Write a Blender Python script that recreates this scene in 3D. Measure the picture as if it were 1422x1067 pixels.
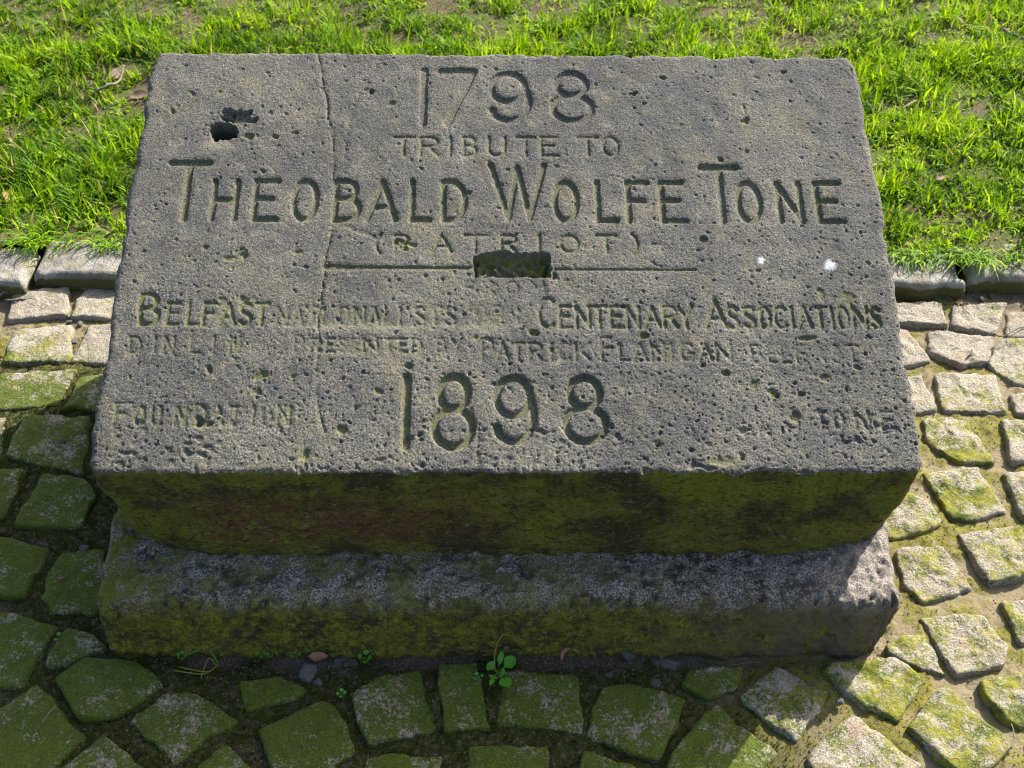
import bpy, math, random
import numpy as np

# ---------------------------------------------------------------- camera, light, exposure
sc = bpy.context.scene
for o in list(bpy.data.objects): bpy.data.objects.remove(o)
col = sc.collection
random.seed(7); rng = np.random.default_rng(11)

FPX, IW, IH = 1600.0, 1422.0, 1067.0                       # focal length in pixels of the photograph
CAM = np.array([-0.02598379, -0.99829578, 1.40754002])
CR = np.array([0.9998025, -0.01354054, 0.01454679])
CU = np.array([-0.00105406, 0.69480987, 0.7191927])
CF = np.array([0.01984551, 0.71906599, -0.69465837])
from mathutils import Matrix, Vector
cd = bpy.data.cameras.new('camera'); cam = bpy.data.objects.new('camera', cd); col.objects.link(cam)
m = Matrix.Identity(4)
for i in range(3):
    m[i][0] = CR[i]; m[i][1] = CU[i]; m[i][2] = -CF[i]; m[i][3] = CAM[i]
cam.matrix_world = m
cd.sensor_width = 36.0; cd.lens = FPX/IW*36.0
cd.clip_start = 0.05; cd.clip_end = 800
cd.dof.use_dof = True; cd.dof.focus_distance = 1.62; cd.dof.aperture_fstop = 9.0
sc.camera = cam

_e, _a = math.radians(36.6), math.radians(42.8)
SUN = np.array([math.cos(_e)*math.sin(_a), math.cos(_e)*math.cos(_a), math.sin(_e)])   # towards the sun
elev = math.asin(SUN[2]); azim = math.atan2(SUN[0], SUN[1])
w = bpy.data.worlds.new('World'); sc.world = w; w.use_nodes = True
nt = w.node_tree; nt.nodes.clear()
sky = nt.nodes.new('ShaderNodeTexSky'); sky.sky_type = 'NISHITA'; sky.sun_disc = False
sky.sun_elevation = elev; sky.sun_rotation = azim; sky.dust_density = 3.5; sky.ozone_density = .6
bg = nt.nodes.new('ShaderNodeBackground'); bg.inputs['Strength'].default_value = 0.12
wo = nt.nodes.new('ShaderNodeOutputWorld')
nt.links.new(sky.outputs[0], bg.inputs[0]); nt.links.new(bg.outputs[0], wo.inputs[0])
sl = bpy.data.lights.new('sun', 'SUN'); sl.energy = 5.0; sl.angle = math.radians(0.5); sl.color = (1, 0.95, 0.87)
so = bpy.data.objects.new('sun', sl); col.objects.link(so)
so.rotation_euler = Vector(SUN).to_track_quat('Z', 'Y').to_euler(); so.location = (3, 3, 4)
vs = sc.view_settings
sc.render.filter_size = 1.1; sc.cycles.filter_width = 1.1
vs.view_transform = 'Standard'; vs.look = 'None'; vs.exposure = 1.5; vs.gamma = 1.0; vs.use_curve_mapping = False

# ---------------------------------------------------------------- helpers
def on_level(px, py, z=0.0):
    """point of the level plane at height z seen at photograph pixel (px, py)"""
    d = CF + CR*(px-711)/FPX - CU*(py-533.5)/FPX
    return CAM + d*((z-CAM[2])/d[2])

def hash3(i, j, k, seed):
    n = (i*374761393 + j*668265263 + k*2147483647 + seed*1274126177) & 0xffffffff
    n = ((n ^ (n >> 13))*1274126177) & 0xffffffff
    n = ((n ^ (n >> 16))*2246822519) & 0xffffffff
    return ((n ^ (n >> 15)) & 0xffffff)/float(0xffffff)

def vnoise(p, scale, seed=0):
    """smooth value noise in [-1, 1] at points p (n,2 or n,3)"""
    p = np.asarray(p, float)*scale
    if p.shape[1] == 2: p = np.concatenate([p, np.zeros((len(p), 1))], 1)
    b = np.floor(p).astype(np.int64); f = p-b; f = f*f*f*(f*(f*6-15)+10)
    r = np.zeros(len(p))
    for di in (0, 1):
        for dj in (0, 1):
            for dk in (0, 1):
                wt = (f[:, 0] if di else 1-f[:, 0])*(f[:, 1] if dj else 1-f[:, 1])*(f[:, 2] if dk else 1-f[:, 2])
                r += wt*hash3(b[:, 0]+di, b[:, 1]+dj, b[:, 2]+dk, seed)
    return r*2-1

def fbm(p, scale, oct=4, seed=0, gain=.5):
    r = 0; a = 1; t = 0
    for o in range(oct):
        r = r+a*vnoise(p, scale*2**o, seed+o*17); t += a; a *= gain
    return r/t

def band(shape, spacing, lo, hi, seed):
    """band-limited noise with unit deviation; wavelengths lo..hi in metres, spacing in metres"""
    g = np.random.default_rng(seed)
    F = np.fft.rfft2(g.standard_normal(shape))
    fy = np.fft.fftfreq(shape[0], spacing)[:, None]; fx = np.fft.rfftfreq(shape[1], spacing)[None, :]
    fr = np.hypot(fx, fy)
    f0, f1 = 1/hi, 1/lo
    win = np.exp(-((np.log(np.maximum(fr, 1e-9))-.5*math.log(f0*f1))/(.5*math.log(f1/f0)+1e-6))**2)
    win[0, 0] = 0
    r = np.fft.irfft2(F*win/np.maximum(fr, 1)**.7, shape)
    return r/r.std()

def sstep(a, b, x):
    t = np.clip((x-a)/(b-a), 0, 1); return t*t*(3-2*t)

def mesh_obj(name, V, F, mat, parent=None, smooth=True, attrs=None, flat_tris=None):
    """F: (n,4) or (n,3) array, or list of arrays"""
    V = np.asarray(V, np.float32)
    Fs = F if isinstance(F, list) else [F]
    Fs = [np.asarray(a, np.int32) for a in Fs if len(a)]
    me = bpy.data.meshes.new(name)
    me.vertices.add(len(V)); me.vertices.foreach_set('co', V.ravel())
    idx = np.concatenate([a.ravel() for a in Fs]); tot = np.concatenate([np.full(len(a), a.shape[1], np.int32) for a in Fs])
    st = np.concatenate([[0], np.cumsum(tot)[:-1]]).astype(np.int32)
    me.loops.add(len(idx)); me.loops.foreach_set('vertex_index', idx)
    me.polygons.add(len(tot)); me.polygons.foreach_set('loop_start', st); me.polygons.foreach_set('loop_total', tot)
    me.update(calc_edges=True)
    me.polygons.foreach_set('use_smooth', np.full(len(tot), smooth, bool))
    for k, a in (attrs or {}).items():
        at = me.attributes.new(k, 'FLOAT', 'POINT'); at.data.foreach_set('value', np.asarray(a, np.float32))
    if mat: me.materials.append(mat)
    o = bpy.data.objects.new(name, me); col.objects.link(o)
    if parent: o.parent = parent
    return o

def tag(o, label=None, cat=None, group=None, kind=None):
    if label: o['label'] = label
    if cat: o['category'] = cat
    if group: o['group'] = group
    if kind: o['kind'] = kind
    return o

def empty(name, loc=(0, 0, 0)):
    e = bpy.data.objects.new(name, None); e.location = loc; e.empty_display_size = .02; col.objects.link(e); return e

# ---------------------------------------------------------------- material helper
class NT:
    def __init__(s, name):
        s.m = bpy.data.materials.new(name); s.m.use_nodes = True; s.t = s.m.node_tree; s.t.nodes.clear()
        s.tc = s.t.nodes.new('ShaderNodeTexCoord').outputs['Object']
    def n(s, k, **kw):
        x = s.t.nodes.new(k)
        for a, b in kw.items(): setattr(x, a, b)
        return x
    def put(s, sock, v):
        if hasattr(v, 'is_output') or isinstance(v, bpy.types.NodeSocket): s.t.links.new(v, sock)
        else:
            if isinstance(v, tuple) and len(v) == 3 and len(sock.default_value) == 4: v = v+(1,)
            sock.default_value = v
    def noise(s, scale, detail=3, rough=.55, vec=None, dist=0):
        x = s.n('ShaderNodeTexNoise'); s.put(x.inputs['Vector'], vec or s.tc)
        x.inputs['Scale'].default_value = scale; x.inputs['Detail'].default_value = detail
        x.inputs['Roughness'].default_value = rough; x.inputs['Distortion'].default_value = dist
        return x.outputs['Fac']
    def voro(s, scale, feature='F1', out='Distance', vec=None):
        x = s.n('ShaderNodeTexVoronoi', feature=feature); s.put(x.inputs['Vector'], vec or s.tc); x.inputs['Scale'].default_value = scale
        return x.outputs[out]
    def rng(s, v, a, b, c=0., d=1.):
        x = s.n('ShaderNodeMapRange', interpolation_type='SMOOTHSTEP'); s.put(x.inputs[0], v)
        for i, q in enumerate((a, b, c, d)): x.inputs[i+1].default_value = q
        return x.outputs[0]
    def mix(s, f, a, b, bt='MIX'):
        x = s.n('ShaderNodeMix', data_type='RGBA', blend_type=bt); s.put(x.inputs[0], f); s.put(x.inputs[6], a); s.put(x.inputs[7], b)
        return x.outputs[2]
    def math(s, op, a, b=0., clamp=False):
        x = s.n('ShaderNodeMath', operation=op); x.use_clamp = clamp; s.put(x.inputs[0], a); s.put(x.inputs[1], b); return x.outputs[0]
    def attr(s, name, out='Fac'):
        x = s.n('ShaderNodeAttribute', attribute_name=name); return x.outputs[out]
    def sep(s, v=None):
        x = s.n('ShaderNodeSeparateXYZ'); s.put(x.inputs[0], v or s.tc); return x.outputs
    def bump(s, h, strength=.5, dist=.001, nrm=None):
        x = s.n('ShaderNodeBump'); s.put(x.inputs['Height'], h); x.inputs['Strength'].default_value = strength; x.inputs['Distance'].default_value = dist
        if nrm: s.put(x.inputs['Normal'], nrm)
        return x.outputs[0]
    def pbsdf(s, colour, rough=.9, nrm=None, spec=.3):
        p = s.n('ShaderNodeBsdfPrincipled'); s.put(p.inputs['Base Color'], colour); s.put(p.inputs['Roughness'], rough)
        p.inputs['Specular IOR Level'].default_value = spec
        if nrm: s.put(p.inputs['Normal'], nrm)
        return p.outputs[0]
    def out(s, sh):
        o = s.n('ShaderNodeOutputMaterial'); s.t.links.new(sh, o.inputs[0]); return s.m

MOSS_D = (.035, .050, .006); MOSS_L = (.13, .150, .012); MOSS_Y = (.165, .160, .018)

def mat_stone():
    s = NT('carved_stone')
    side = s.attr('side'); moss = s.attr('moss'); white = s.attr('white'); pale = s.attr('pale')
    g = s.mix(s.noise(9, 4), (.052, .051, .048), (.087, .084, .078))
    g = s.mix(s.rng(s.noise(400, 4, .7), .47, .58), g, (.165, .155, .128))        # pale crystals
    g = s.mix(s.math('MULTIPLY', s.rng(s.noise(430, 3, .7), .54, .63), .9), g, (.018, .018, .021))  # dark grains
    yl = s.math('MULTIPLY', s.rng(s.noise(16, 5, .65), .44, .66), s.rng(s.noise(300, 3), .42, .6))
    g = s.mix(s.math('MULTIPLY', yl, .5), g, (.150, .135, .062))                # thin ochre lichen film
    g = s.mix(s.math('MULTIPLY', s.rng(s.noise(30, 5, .65), .52, .66), .45), g, (.050, .053, .062))
    g = s.mix(s.math('MULTIPLY', s.rng(s.noise(640, 2), .62, .70), .8), g, (.27, .265, .25))
    pt = s.noise(5.5, 6, .62); g = s.mix(s.rng(pt, .36, .66), s.mix(1., g, (.64, .65, .68), 'MULTIPLY'), s.mix(1., g, (1.0, .985, .92), 'MULTIPLY'))
    g = s.mix(s.math('MULTIPLY', s.rng(s.noise(42, 6, .75), .57, .66), .55), g, (.17, .155, .10))      # pale lichen crusts
    g = s.mix(s.math('MULTIPLY', pale, .55), g, (.22, .195, .14))
    mf = s.math('MULTIPLY', moss, s.rng(s.noise(140, 4, .6), .30, .62), True)
    g = s.mix(mf, g, s.mix(s.noise(60, 2), (.05, .06, .010), (.15, .160, .015)))
    g = s.mix(s.math('MULTIPLY', white, s.rng(s.noise(500, 2), .1, .5), True), g, (.46, .485, .52))
    # the sides: damp olive moss, rusty algae towards the left of the front
    xyz = s.sep()
    mp = s.n('ShaderNodeMapping'); s.put(mp.inputs[0], s.tc); mp.inputs['Scale'].default_value = (.45, .45, 1.); hv = mp.outputs[0]
    sm = s.mix(s.rng(s.noise(18, 7, .75, hv), .42, .60), (.038, .031, .008), (.125, .112, .010))
    sm = s.mix(s.math('MULTIPLY', s.rng(s.noise(9, 5, .65), .48, .60), .8), sm, (.125, .135, .005))
    sm = s.mix(s.rng(s.noise(95, 6, .8, hv), .53, .65), sm, (.130, .108, .036))
    rust = s.math('MULTIPLY', s.math('MULTIPLY', s.rng(xyz[0], -.50, -.36), s.rng(xyz[0], .10, -.2)), s.math('MULTIPLY', s.rng(xyz[2], .125, .165), s.rng(xyz[2], .26, .205)))
    rust = s.math('MULTIPLY', rust, s.rng(s.noise(75, 6, .8, hv), .36, .56))
    sm = s.mix(rust, sm, s.mix(s.noise(260, 3), (.030, .013, .005), (.170, .080, .030)))
    sm = s.mix(s.math('MULTIPLY', s.rng(s.noise(280, 5, .75, hv), .50, .62), .8), sm, (.010, .009, .004))
    sm = s.mix(s.math('MULTIPLY', s.rng(s.noise(340, 4, .75, hv), .58, .67), .75), sm, (.22, .19, .095))
    sidef = s.rng(s.math('ADD', side, s.math('MULTIPLY', s.math('SUBTRACT', s.noise(70, 4), .5), .35)), .12, .42)
    c = s.mix(sidef, g, sm)
    h = s.math('ADD', s.noise(720, 3, .65), s.math('MULTIPLY', s.noise(300, 3, .6), 1.1))
    h = s.math('MULTIPLY', h, s.math('ADD', 1., s.math('MULTIPLY', sidef, 1.6)))
    b = s.bump(h, .8, .0014)
    return s.out(s.pbsdf(c, .88, b, .25))

def mat_plinth():
    s = NT('plinth_granite')
    xyz = s.sep(); side = s.attr('side')
    g = s.mix(s.rng(s.noise(420, 4, .7), .43, .58), (.034, .030, .026), (.30, .262, .225))
    g = s.mix(s.rng(s.noise(38, 5, .7), .46, .62), g, (.028, .026, .022))
    g = s.mix(s.math('MULTIPLY', s.rng(s.noise(110, 4, .7), .56, .68), .8), g, (.36, .34, .31))
    g = s.mix(s.math('MULTIPLY', s.rng(xyz[0], .33, .50), .35), g, (.20, .18, .155))
    mossc = s.mix(s.noise(120, 4, .7), (.03, .04, .006), (.15, .155, .015))
    left = s.rng(xyz[0], -.38, -.52); mid = s.math('MULTIPLY', s.rng(xyz[0], .42, -.1), .7)
    mt = s.math('MULTIPLY', s.math('MAXIMUM', left, mid), s.rng(s.noise(20, 5, .7), .40, .58))
    g = s.mix(mt, g, mossc)
    f = s.mix(s.rng(s.noise(30, 6, .75), .40, .62), (.040, .032, .014), (.135, .125, .011))
    f = s.mix(s.rng(s.noise(90, 6, .75), .46, .62), f, (.185, .180, .011))
    f = s.mix(s.math('MULTIPLY', s.rng(s.noise(300, 4, .75), .48, .62), .7), f, (.022, .021, .008))
    f = s.mix(s.rng(s.noise(48, 6, .8), .60, .68), f, (.24, .205, .16))
    f = s.mix(s.math('MULTIPLY', s.rng(xyz[0], .10, .5), s.rng(s.noise(24, 5, .7), .36, .54)), f, s.mix(s.noise(300, 3), (.05, .036, .02), (.15, .118, .078)))
    edge = s.math('ADD', side, s.math('MULTIPLY', s.math('SUBTRACT', s.noise(75, 6, .75), .5), .9))
    c = s.mix(s.rng(edge, .12, .75), g, f)
    c = s.mix(s.math('MULTIPLY', s.rng(s.noise(210, 3), .68, .76), .6), c, (.36, .33, .28))
    h = s.math('ADD', s.noise(420, 4, .65), s.math('MULTIPLY', s.noise(130, 3, .6), 1.4))
    return s.out(s.pbsdf(c, .9, s.bump(h, .95, .0026), .25))

def mat_sett():
    s = NT('granite_sett')
    oi = s.n('ShaderNodeObjectInfo'); rnd = oi.outputs['Random']
    geo = s.n('ShaderNodeNewGeometry'); pos = geo.outputs['Position']; xyz = s.sep(pos)
    g = s.mix(rnd, (.175, .150, .112), (.225, .198, .155))
    g = s.mix(s.rng(s.noise(330, 3, .6, pos), .42, .62), g, (.31, .285, .235))
    g = s.mix(s.math('MULTIPLY', s.rng(s.noise(240, 3, .6, pos), .55, .70), .8), g, (.09, .08, .07))
    g = s.mix(s.math('MULTIPLY', s.rng(s.noise(18, 4, .6, pos), .5, .68), .6), g, (.24, .17, .115))
    # moss: thickest on the side that the block keeps shaded and damp
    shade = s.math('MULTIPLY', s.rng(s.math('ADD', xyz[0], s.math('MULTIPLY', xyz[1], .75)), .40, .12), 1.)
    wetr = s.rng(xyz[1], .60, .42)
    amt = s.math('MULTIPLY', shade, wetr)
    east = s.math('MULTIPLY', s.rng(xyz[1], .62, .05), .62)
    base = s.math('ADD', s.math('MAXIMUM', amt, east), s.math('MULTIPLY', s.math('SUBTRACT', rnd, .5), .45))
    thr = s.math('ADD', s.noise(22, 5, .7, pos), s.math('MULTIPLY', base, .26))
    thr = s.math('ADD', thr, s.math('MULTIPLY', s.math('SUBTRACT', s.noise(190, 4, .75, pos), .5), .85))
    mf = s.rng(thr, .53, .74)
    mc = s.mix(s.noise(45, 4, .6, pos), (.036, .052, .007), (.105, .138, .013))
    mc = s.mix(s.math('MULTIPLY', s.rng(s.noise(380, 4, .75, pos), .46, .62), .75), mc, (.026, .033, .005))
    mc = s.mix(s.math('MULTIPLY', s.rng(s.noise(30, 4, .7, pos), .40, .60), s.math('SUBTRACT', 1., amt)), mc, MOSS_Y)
    c = s.mix(mf, g, mc)
    c = s.mix(s.math('MULTIPLY', s.rng(s.noise(100, 4, .7, pos), .60, .70), .5), c, (.20, .205, .20))
    h = s.math('ADD', s.noise(330, 4, .7, pos), s.math('MULTIPLY', s.noise(80, 3, .6, pos, .6), 1.4))
    return s.out(s.pbsdf(c, .92, s.bump(h, 1., .0032), .2))

def mat_bed():
    s = NT('joint_earth')
    xyz = s.sep(); moss = s.attr('moss')
    e = s.mix(s.noise(50, 5, .7), (.035, .027, .020), (.10, .078, .055))
    e = s.mix(s.rng(s.noise(420, 2), .56, .70), e, (.20, .175, .14))
    e = s.mix(s.attr('sand'), e, s.mix(s.noise(200, 4), (.135, .110, .062), (.21, .175, .108)))
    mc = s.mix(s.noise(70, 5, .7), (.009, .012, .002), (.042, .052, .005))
    mc = s.mix(s.math('MULTIPLY', s.attr('lit'), .9), mc, s.mix(s.noise(60, 5, .7), (.09, .085, .012), (.20, .185, .018)))  # shade painted in: joint moss darker on the block's shaded side, brighter in sun
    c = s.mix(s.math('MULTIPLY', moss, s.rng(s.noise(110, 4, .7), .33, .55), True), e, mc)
    h = s.math('ADD', s.noise(500, 4, .7), s.math('MULTIPLY', s.noise(150, 3), 1.5))
    return s.out(s.pbsdf(c, .95, s.bump(h, .8, .002), .15))

def mat_kerb():
    s = NT('kerb_granite')
    c = s.mix(s.rng(s.noise(20, 6, .7), .36, .64), (.13, .122, .107), (.27, .257, .23))
    c = s.mix(s.rng(s.noise(380, 3), .55, .68), c, (.07, .066, .06))
    c = s.mix(s.math('MULTIPLY', s.rng(s.noise(25, 5, .7), .48, .64), .65), c, (.14, .13, .05))
    f = s.mix(s.noise(40, 5, .7), (.045, .04, .018), (.11, .105, .025))
    c = s.mix(s.rng(s.attr('side'), .25, .6), c, f)
    return s.out(s.pbsdf(c, .85, s.bump(s.math('ADD', s.noise(260, 5, .7), s.math('MULTIPLY', s.noise(60, 4, .7), 2.)), .9, .003), .2))

def mat_soil():
    s = NT('lawn_soil')
    c = s.mix(s.noise(30, 6, .7), (.030, .024, .014), (.105, .080, .045))
    c = s.mix(s.rng(s.noise(14, 5, .7), .42, .58), c, (.05, .075, .010))
    c = s.mix(s.rng(s.noise(300, 2), .60, .70), c, (.22, .18, .12))
    return s.out(s.pbsdf(c, .95, s.bump(s.noise(120, 5, .7), .8, .006), .15))

def mat_grass():
    s = NT('grass_blade')
    t = s.attr('tone')
    c = s.mix(s.rng(t, 0., .55), (.022, .070, .002), (.100, .235, .003))
    c = s.mix(s.rng(t, .5, .85), c, (.270, .400, .004))
    c = s.mix(s.rng(t, .93, .96), c, (.30, .24, .10))
    d = s.pbsdf(c, .6, None, .15)
    tr = s.n('ShaderNodeBsdfTranslucent'); s.put(tr.inputs[0], s.mix(.5, c, s.mix(.5, c, (.34, .46, .003))))
    ms = s.n('ShaderNodeMixShader'); ms.inputs[0].default_value = .45
    s.t.links.new(d, ms.inputs[1]); s.t.links.new(tr.outputs[0], ms.inputs[2])
    return s.out(ms.outputs[0])

def mat_leaf(name, c1, c2, trans=.3, rough=.5):
    s = NT(name)
    c = s.mix(s.noise(160, 3), c1, c2)
    d = s.pbsdf(c, rough, s.bump(s.noise(300, 2), .3, .0006), .35)
    tr = s.n('ShaderNodeBsdfTranslucent'); s.put(tr.inputs[0], c)
    ms = s.n('ShaderNodeMixShader'); ms.inputs[0].default_value = trans
    s.t.links.new(d, ms.inputs[1]); s.t.links.new(tr.outputs[0], ms.inputs[2])
    return s.out(ms.outputs[0])

def mat_moss():
    s = NT('moss_tuft'); t = s.attr('tone')
    c = s.mix(t, (.030, .042, .005), (.13, .15, .012))
    d = s.pbsdf(c, .8, None, .15)
    tr = s.n('ShaderNodeBsdfTranslucent'); s.put(tr.inputs[0], c)
    ms = s.n('ShaderNodeMixShader'); ms.inputs[0].default_value = .25
    s.t.links.new(d, ms.inputs[1]); s.t.links.new(tr.outputs[0], ms.inputs[2])
    return s.out(ms.outputs[0])

def mat_plain(name, c1, c2, scale=120, rough=.9, bump=.4):
    s = NT(name)
    return s.out(s.pbsdf(s.mix(s.noise(scale, 4, .65), c1, c2), rough, s.bump(s.noise(scale*2, 4), bump, .001), .2))

M_STONE = mat_stone(); M_PLINTH = mat_plinth(); M_SETT = mat_sett(); M_BED = mat_bed(); M_KERB = mat_kerb()
M_SOIL = mat_soil(); M_GRASS = mat_grass(); M_MOSS = mat_moss()
M_GRIT = mat_plain('grit', (.07, .06, .05), (.22, .20, .175), 200)
M_CHIP = mat_plain('stone_chip', (.035, .034, .030), (.13, .125, .115), 220)
M_WEED = mat_leaf('weed_leaf', (.06, .22, .015), (.11, .33, .028))
M_STALK = mat_leaf('weed_stalk', (.16, .20, .02), (.26, .24, .04))
M_DRY = mat_leaf('dead_leaf', (.16, .075, .035), (.30, .16, .09), .12, .75)
M_DRYG = mat_leaf('dead_leaf_pale', (.085, .055, .035), (.20, .14, .09), .12, .75)
M_TWIG = mat_plain('twig_bark', (.05, .042, .035), (.13, .11, .09), 260)
M_TWIGP = mat_plain('pale_twig', (.09, .075, .06), (.20, .175, .145), 260)
M_WHITE = mat_plain('white_splinter', (.55, .53, .48), (.75, .73, .68), 260)
M_GROUND = mat_plain('far_ground', (.06, .05, .035), (.13, .11, .08), 6)

# ---------------------------------------------------------------- ground sheet
E2 = 300.
g = mesh_obj('ground', [(-E2, -E2, -.07), (E2, -E2, -.07), (E2, E2, -.07), (-E2, E2, -.07)], np.array([[0, 1, 2, 3]]), M_GROUND, smooth=False)
tag(g, 'bare brown earth under the paving and lawn', 'ground', kind='structure')

# ---------------------------------------------------------------- the inscribed block
W, DEP, ZF, ZP = 1.1, 0.701786, 0.28, 0.118                 # width, slope length, height of front edge, plinth height
TILT = 0.36147333
PV = np.array([0, math.cos(TILT), math.sin(TILT)]); PN = np.array([0, -math.sin(TILT), math.cos(TILT)])
P0 = np.array([0, 0, ZF])
def on_top(px, py):
    """(u, v) on the sloping face seen at photograph pixel"""
    d = CF + CR*(px-711)/FPX - CU*(py-533.5)/FPX
    q = CAM + d*(((P0-CAM)@PN)/(d@PN))
    return q[0], (q-P0)@PV

SP = 0.00115
NU, NV = int(W/SP)+1, int(DEP/SP)+1
uu = np.linspace(-W/2, W/2, NU); vv = np.linspace(0, DEP, NV)
U, Vv = np.meshgrid(uu, vv)                                  # rows = v
Hc = np.zeros((NV, NU)); MOSS = np.zeros_like(Hc); WHITE = np.zeros_like(Hc); PALE = np.zeros_like(Hc)

n_f = band(Hc.shape, SP, .0035, .008, 1); n_m = band(Hc.shape, SP, .008, .02, 2); n_l = band(Hc.shape, SP, .03, .12, 3)
n_p = band(Hc.shape, SP, .006, .013, 4); n_e = band(Hc.shape, SP, .010, .03, 5)
n_d = band(Hc.shape, SP, .002, .006, 6)

def arc(cx, cy, rx, ry, a0, a1, n=14):
    return [(cx+rx*math.cos(math.radians(a0+(a1-a0)*i/n)), cy+ry*math.sin(math.radians(a0+(a1-a0)*i/n))) for i in range(n+1)]
def curve(pts, n=6):
    P = [np.array(p) for p in pts]; P = [2*P[0]-P[1]]+P+[2*P[-1]-P[-2]]; r = []
    for i in range(1, len(P)-2):
        for k in range(n):
            t = k/n
            r.append(tuple(.5*((2*P[i])+(-P[i-1]+P[i+1])*t+(2*P[i-1]-5*P[i]+4*P[i+1]-P[i+2])*t*t+(-P[i-1]+3*P[i]-3*P[i+1]+P[i+2])*t**3)))
    r.append(tuple(P[-2])); return r
G = {
 'A': [[(0, 0), (.5, 1), (1, 0)], [(.2, .33), (.8, .33)]],
 'B': [[(0, 0), (0, 1), (.45, 1)]+arc(.45, .77, .40, .23, 90, -90)+[(0, .54)], [(.45, .54)]+arc(.5, .27, .5, .27, 90, -90)+[(0, 0)]],
 'C': [arc(.58, .5, .58, .5, 50, 310, 22)],
 'D': [[(0, 0), (0, 1), (.4, 1)]+arc(.4, .5, .6, .5, 90, -90, 18)+[(0, 0)]],
 'E': [[(.95, 1), (0, 1), (0, 0), (1, 0)], [(0, .53), (.75, .53)]],
 'F': [[(1, 1), (0, 1), (0, 0)], [(0, .53), (.75, .53)]],
 'G': [arc(.55, .5, .55, .5, 50, 330, 22)+[(1, .42), (.6, .42)]],
 'H': [[(0, 0), (0, 1)], [(1, 0), (1, 1)], [(0, .5), (1, .5)]],
 'I': [[(.5, 0), (.5, 1)]],
 'K': [[(0, 0), (0, 1)], [(1, 1), (.05, .42)], [(.3, .58), (1, 0)]],
 'L': [[(0, 1), (0, 0), (1, 0)]],
 'M': [[(0, 0), (.08, 1), (.5, .25), (.92, 1), (1, 0)]],
 'N': [[(0, 0), (0, 1), (1, 0), (1, 1)]],
 'O': [arc(.5, .5, .5, .5, 0, 360, 30)],
 'P': [[(0, 0), (0, 1), (.5, 1)]+arc(.5, .74, .5, .26, 90, -90)+[(0, .48)]],
 'R': [[(0, 0), (0, 1), (.5, 1)]+arc(.5, .75, .45, .25, 90, -90)+[(0, .5)], [(.45, .5), (1, 0)]],
 'S': [curve([(.92, .85), (.6, 1), (.2, .95), (.08, .75), (.3, .57), (.7, .45), (.95, .25), (.75, .03), (.4, 0), (.05, .15)])],
 'T': [[(0, 1), (1, 1)], [(.5, 1), (.5, 0)]],
 'U': [[(0, 1), (0, .35)]+arc(.5, .35, .5, .35, 180, 360)+[(1, 1)]],
 'W': [[(0, 1), (.33, 0), (.5, .95), (.72, 0), (1, 1)]],
 'Y': [[(0, 1), (.5, .5), (1, 1)], [(.5, .5), (.5, 0)]],
 '1': [[(.5, 0), (.5, 1)]],
 '7': [[(0, .97), (1, .97), (.22, 0)]],
 '8': [arc(.5, .765, .38, .235, 0, 360, 30), arc(.5, .27, .5, .27, 0, 360, 34)],
 '9': [arc(.45, .70, .45, .30, 0, 360, 30), curve([(.9, .70), (.98, .5), (.95, .26), (.74, .06), (.42, 0), (.1, .1), (.02, .22)])],
 '(': [curve([(1, 1.08), (.3, .8), (0, .5), (.3, .2), (1, -.08)])],
 ')': [curve([(0, 1.08), (.7, .8), (1, .5), (.7, .2), (0, -.08)])],
 '-': [[(0, .5), (1, .5)]],
 ':': [[(.5, .1), (.5, .2)], [(.5, .7), (.5, .8)]],
 "'": [[(.5, 1), (.4, .75)]],
}

def window(u0, u1, v0, v1):
    i0 = max(0, int((u0+W/2)/SP)); i1 = min(NU, int((u1+W/2)/SP)+2); j0 = max(0, int(v0/SP)); j1 = min(NV, int(v1/SP)+2)
    return slice(j0, max(j1, j0+1)), slice(i0, max(i1, i0+1))
def dist_poly(lines, pad):
    """distance field to polylines in (u, v); returns slices and distance"""
    a = np.array([p for l in lines for p in l])
    s = window(a[:, 0].min()-pad, a[:, 0].max()+pad, a[:, 1].min()-pad, a[:, 1].max()+pad)
    X, Y = U[s], Vv[s]; D = np.full(X.shape, 9.)
    for l in lines:
        for (x0, y0), (x1, y1) in zip(l[:-1], l[1:]):
            dx, dy = x1-x0, y1-y0; L = dx*dx+dy*dy+1e-12
            t = np.clip(((X-x0)*dx+(Y-y0)*dy)/L, 0, 1)
            D = np.minimum(D, np.hypot(X-x0-t*dx, Y-y0-t*dy))
    return s, D
def cut(lines, width, depth, erode=0., moss=.5):
    width *= 1.15; depth *= 1.3; erode *= .8
    s, D = dist_poly(lines, width*1.6+.006)
    D = D+n_f[s]*.00030+n_e[s]*.0003
    hw = width/2
    k = sstep(hw+.0008, hw*.55, D)                          # sloping chiselled wall, flat floor
    if erode: k = k*np.clip(1-erode*(.55+.6*n_e[s]), 0, 1)
    Hc[s] = np.minimum(Hc[s], Hc[s]*(1-k)-depth*k)
    # worn arris
    Hc[s] -= .0005*np.exp(-((D-hw-.0016)/.0016)**2)*(1-.6*erode)
    MOSS[s] = np.maximum(MOSS[s], moss*sstep(hw+.002, hw*.3, D)*(1-erode*.6))

# surface: dressed but weathered, rougher towards the front edge
rough = .75+.75*sstep(.42, .02, Vv)+.30*sstep(-.1, .5, U)*sstep(.6, .3, Vv)
Hc += rough*(.00007*n_f+.00010*n_m)+.00038*n_l+.00009*n_d*rough
pit = np.clip(n_p*1.0+.25*n_l-1.25, 0, 2.2)
Hc -= rough*.0007*pit
Hc -= rough*.00042*np.clip(n_f-1.0, 0, 2)+rough*.0005*np.clip(band(Hc.shape, SP, .004, .007, 8)-1.35, 0, 2)
big = np.clip(n_e-1.75, 0, 1.5)
Hc -= .0016*big*rough

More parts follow.
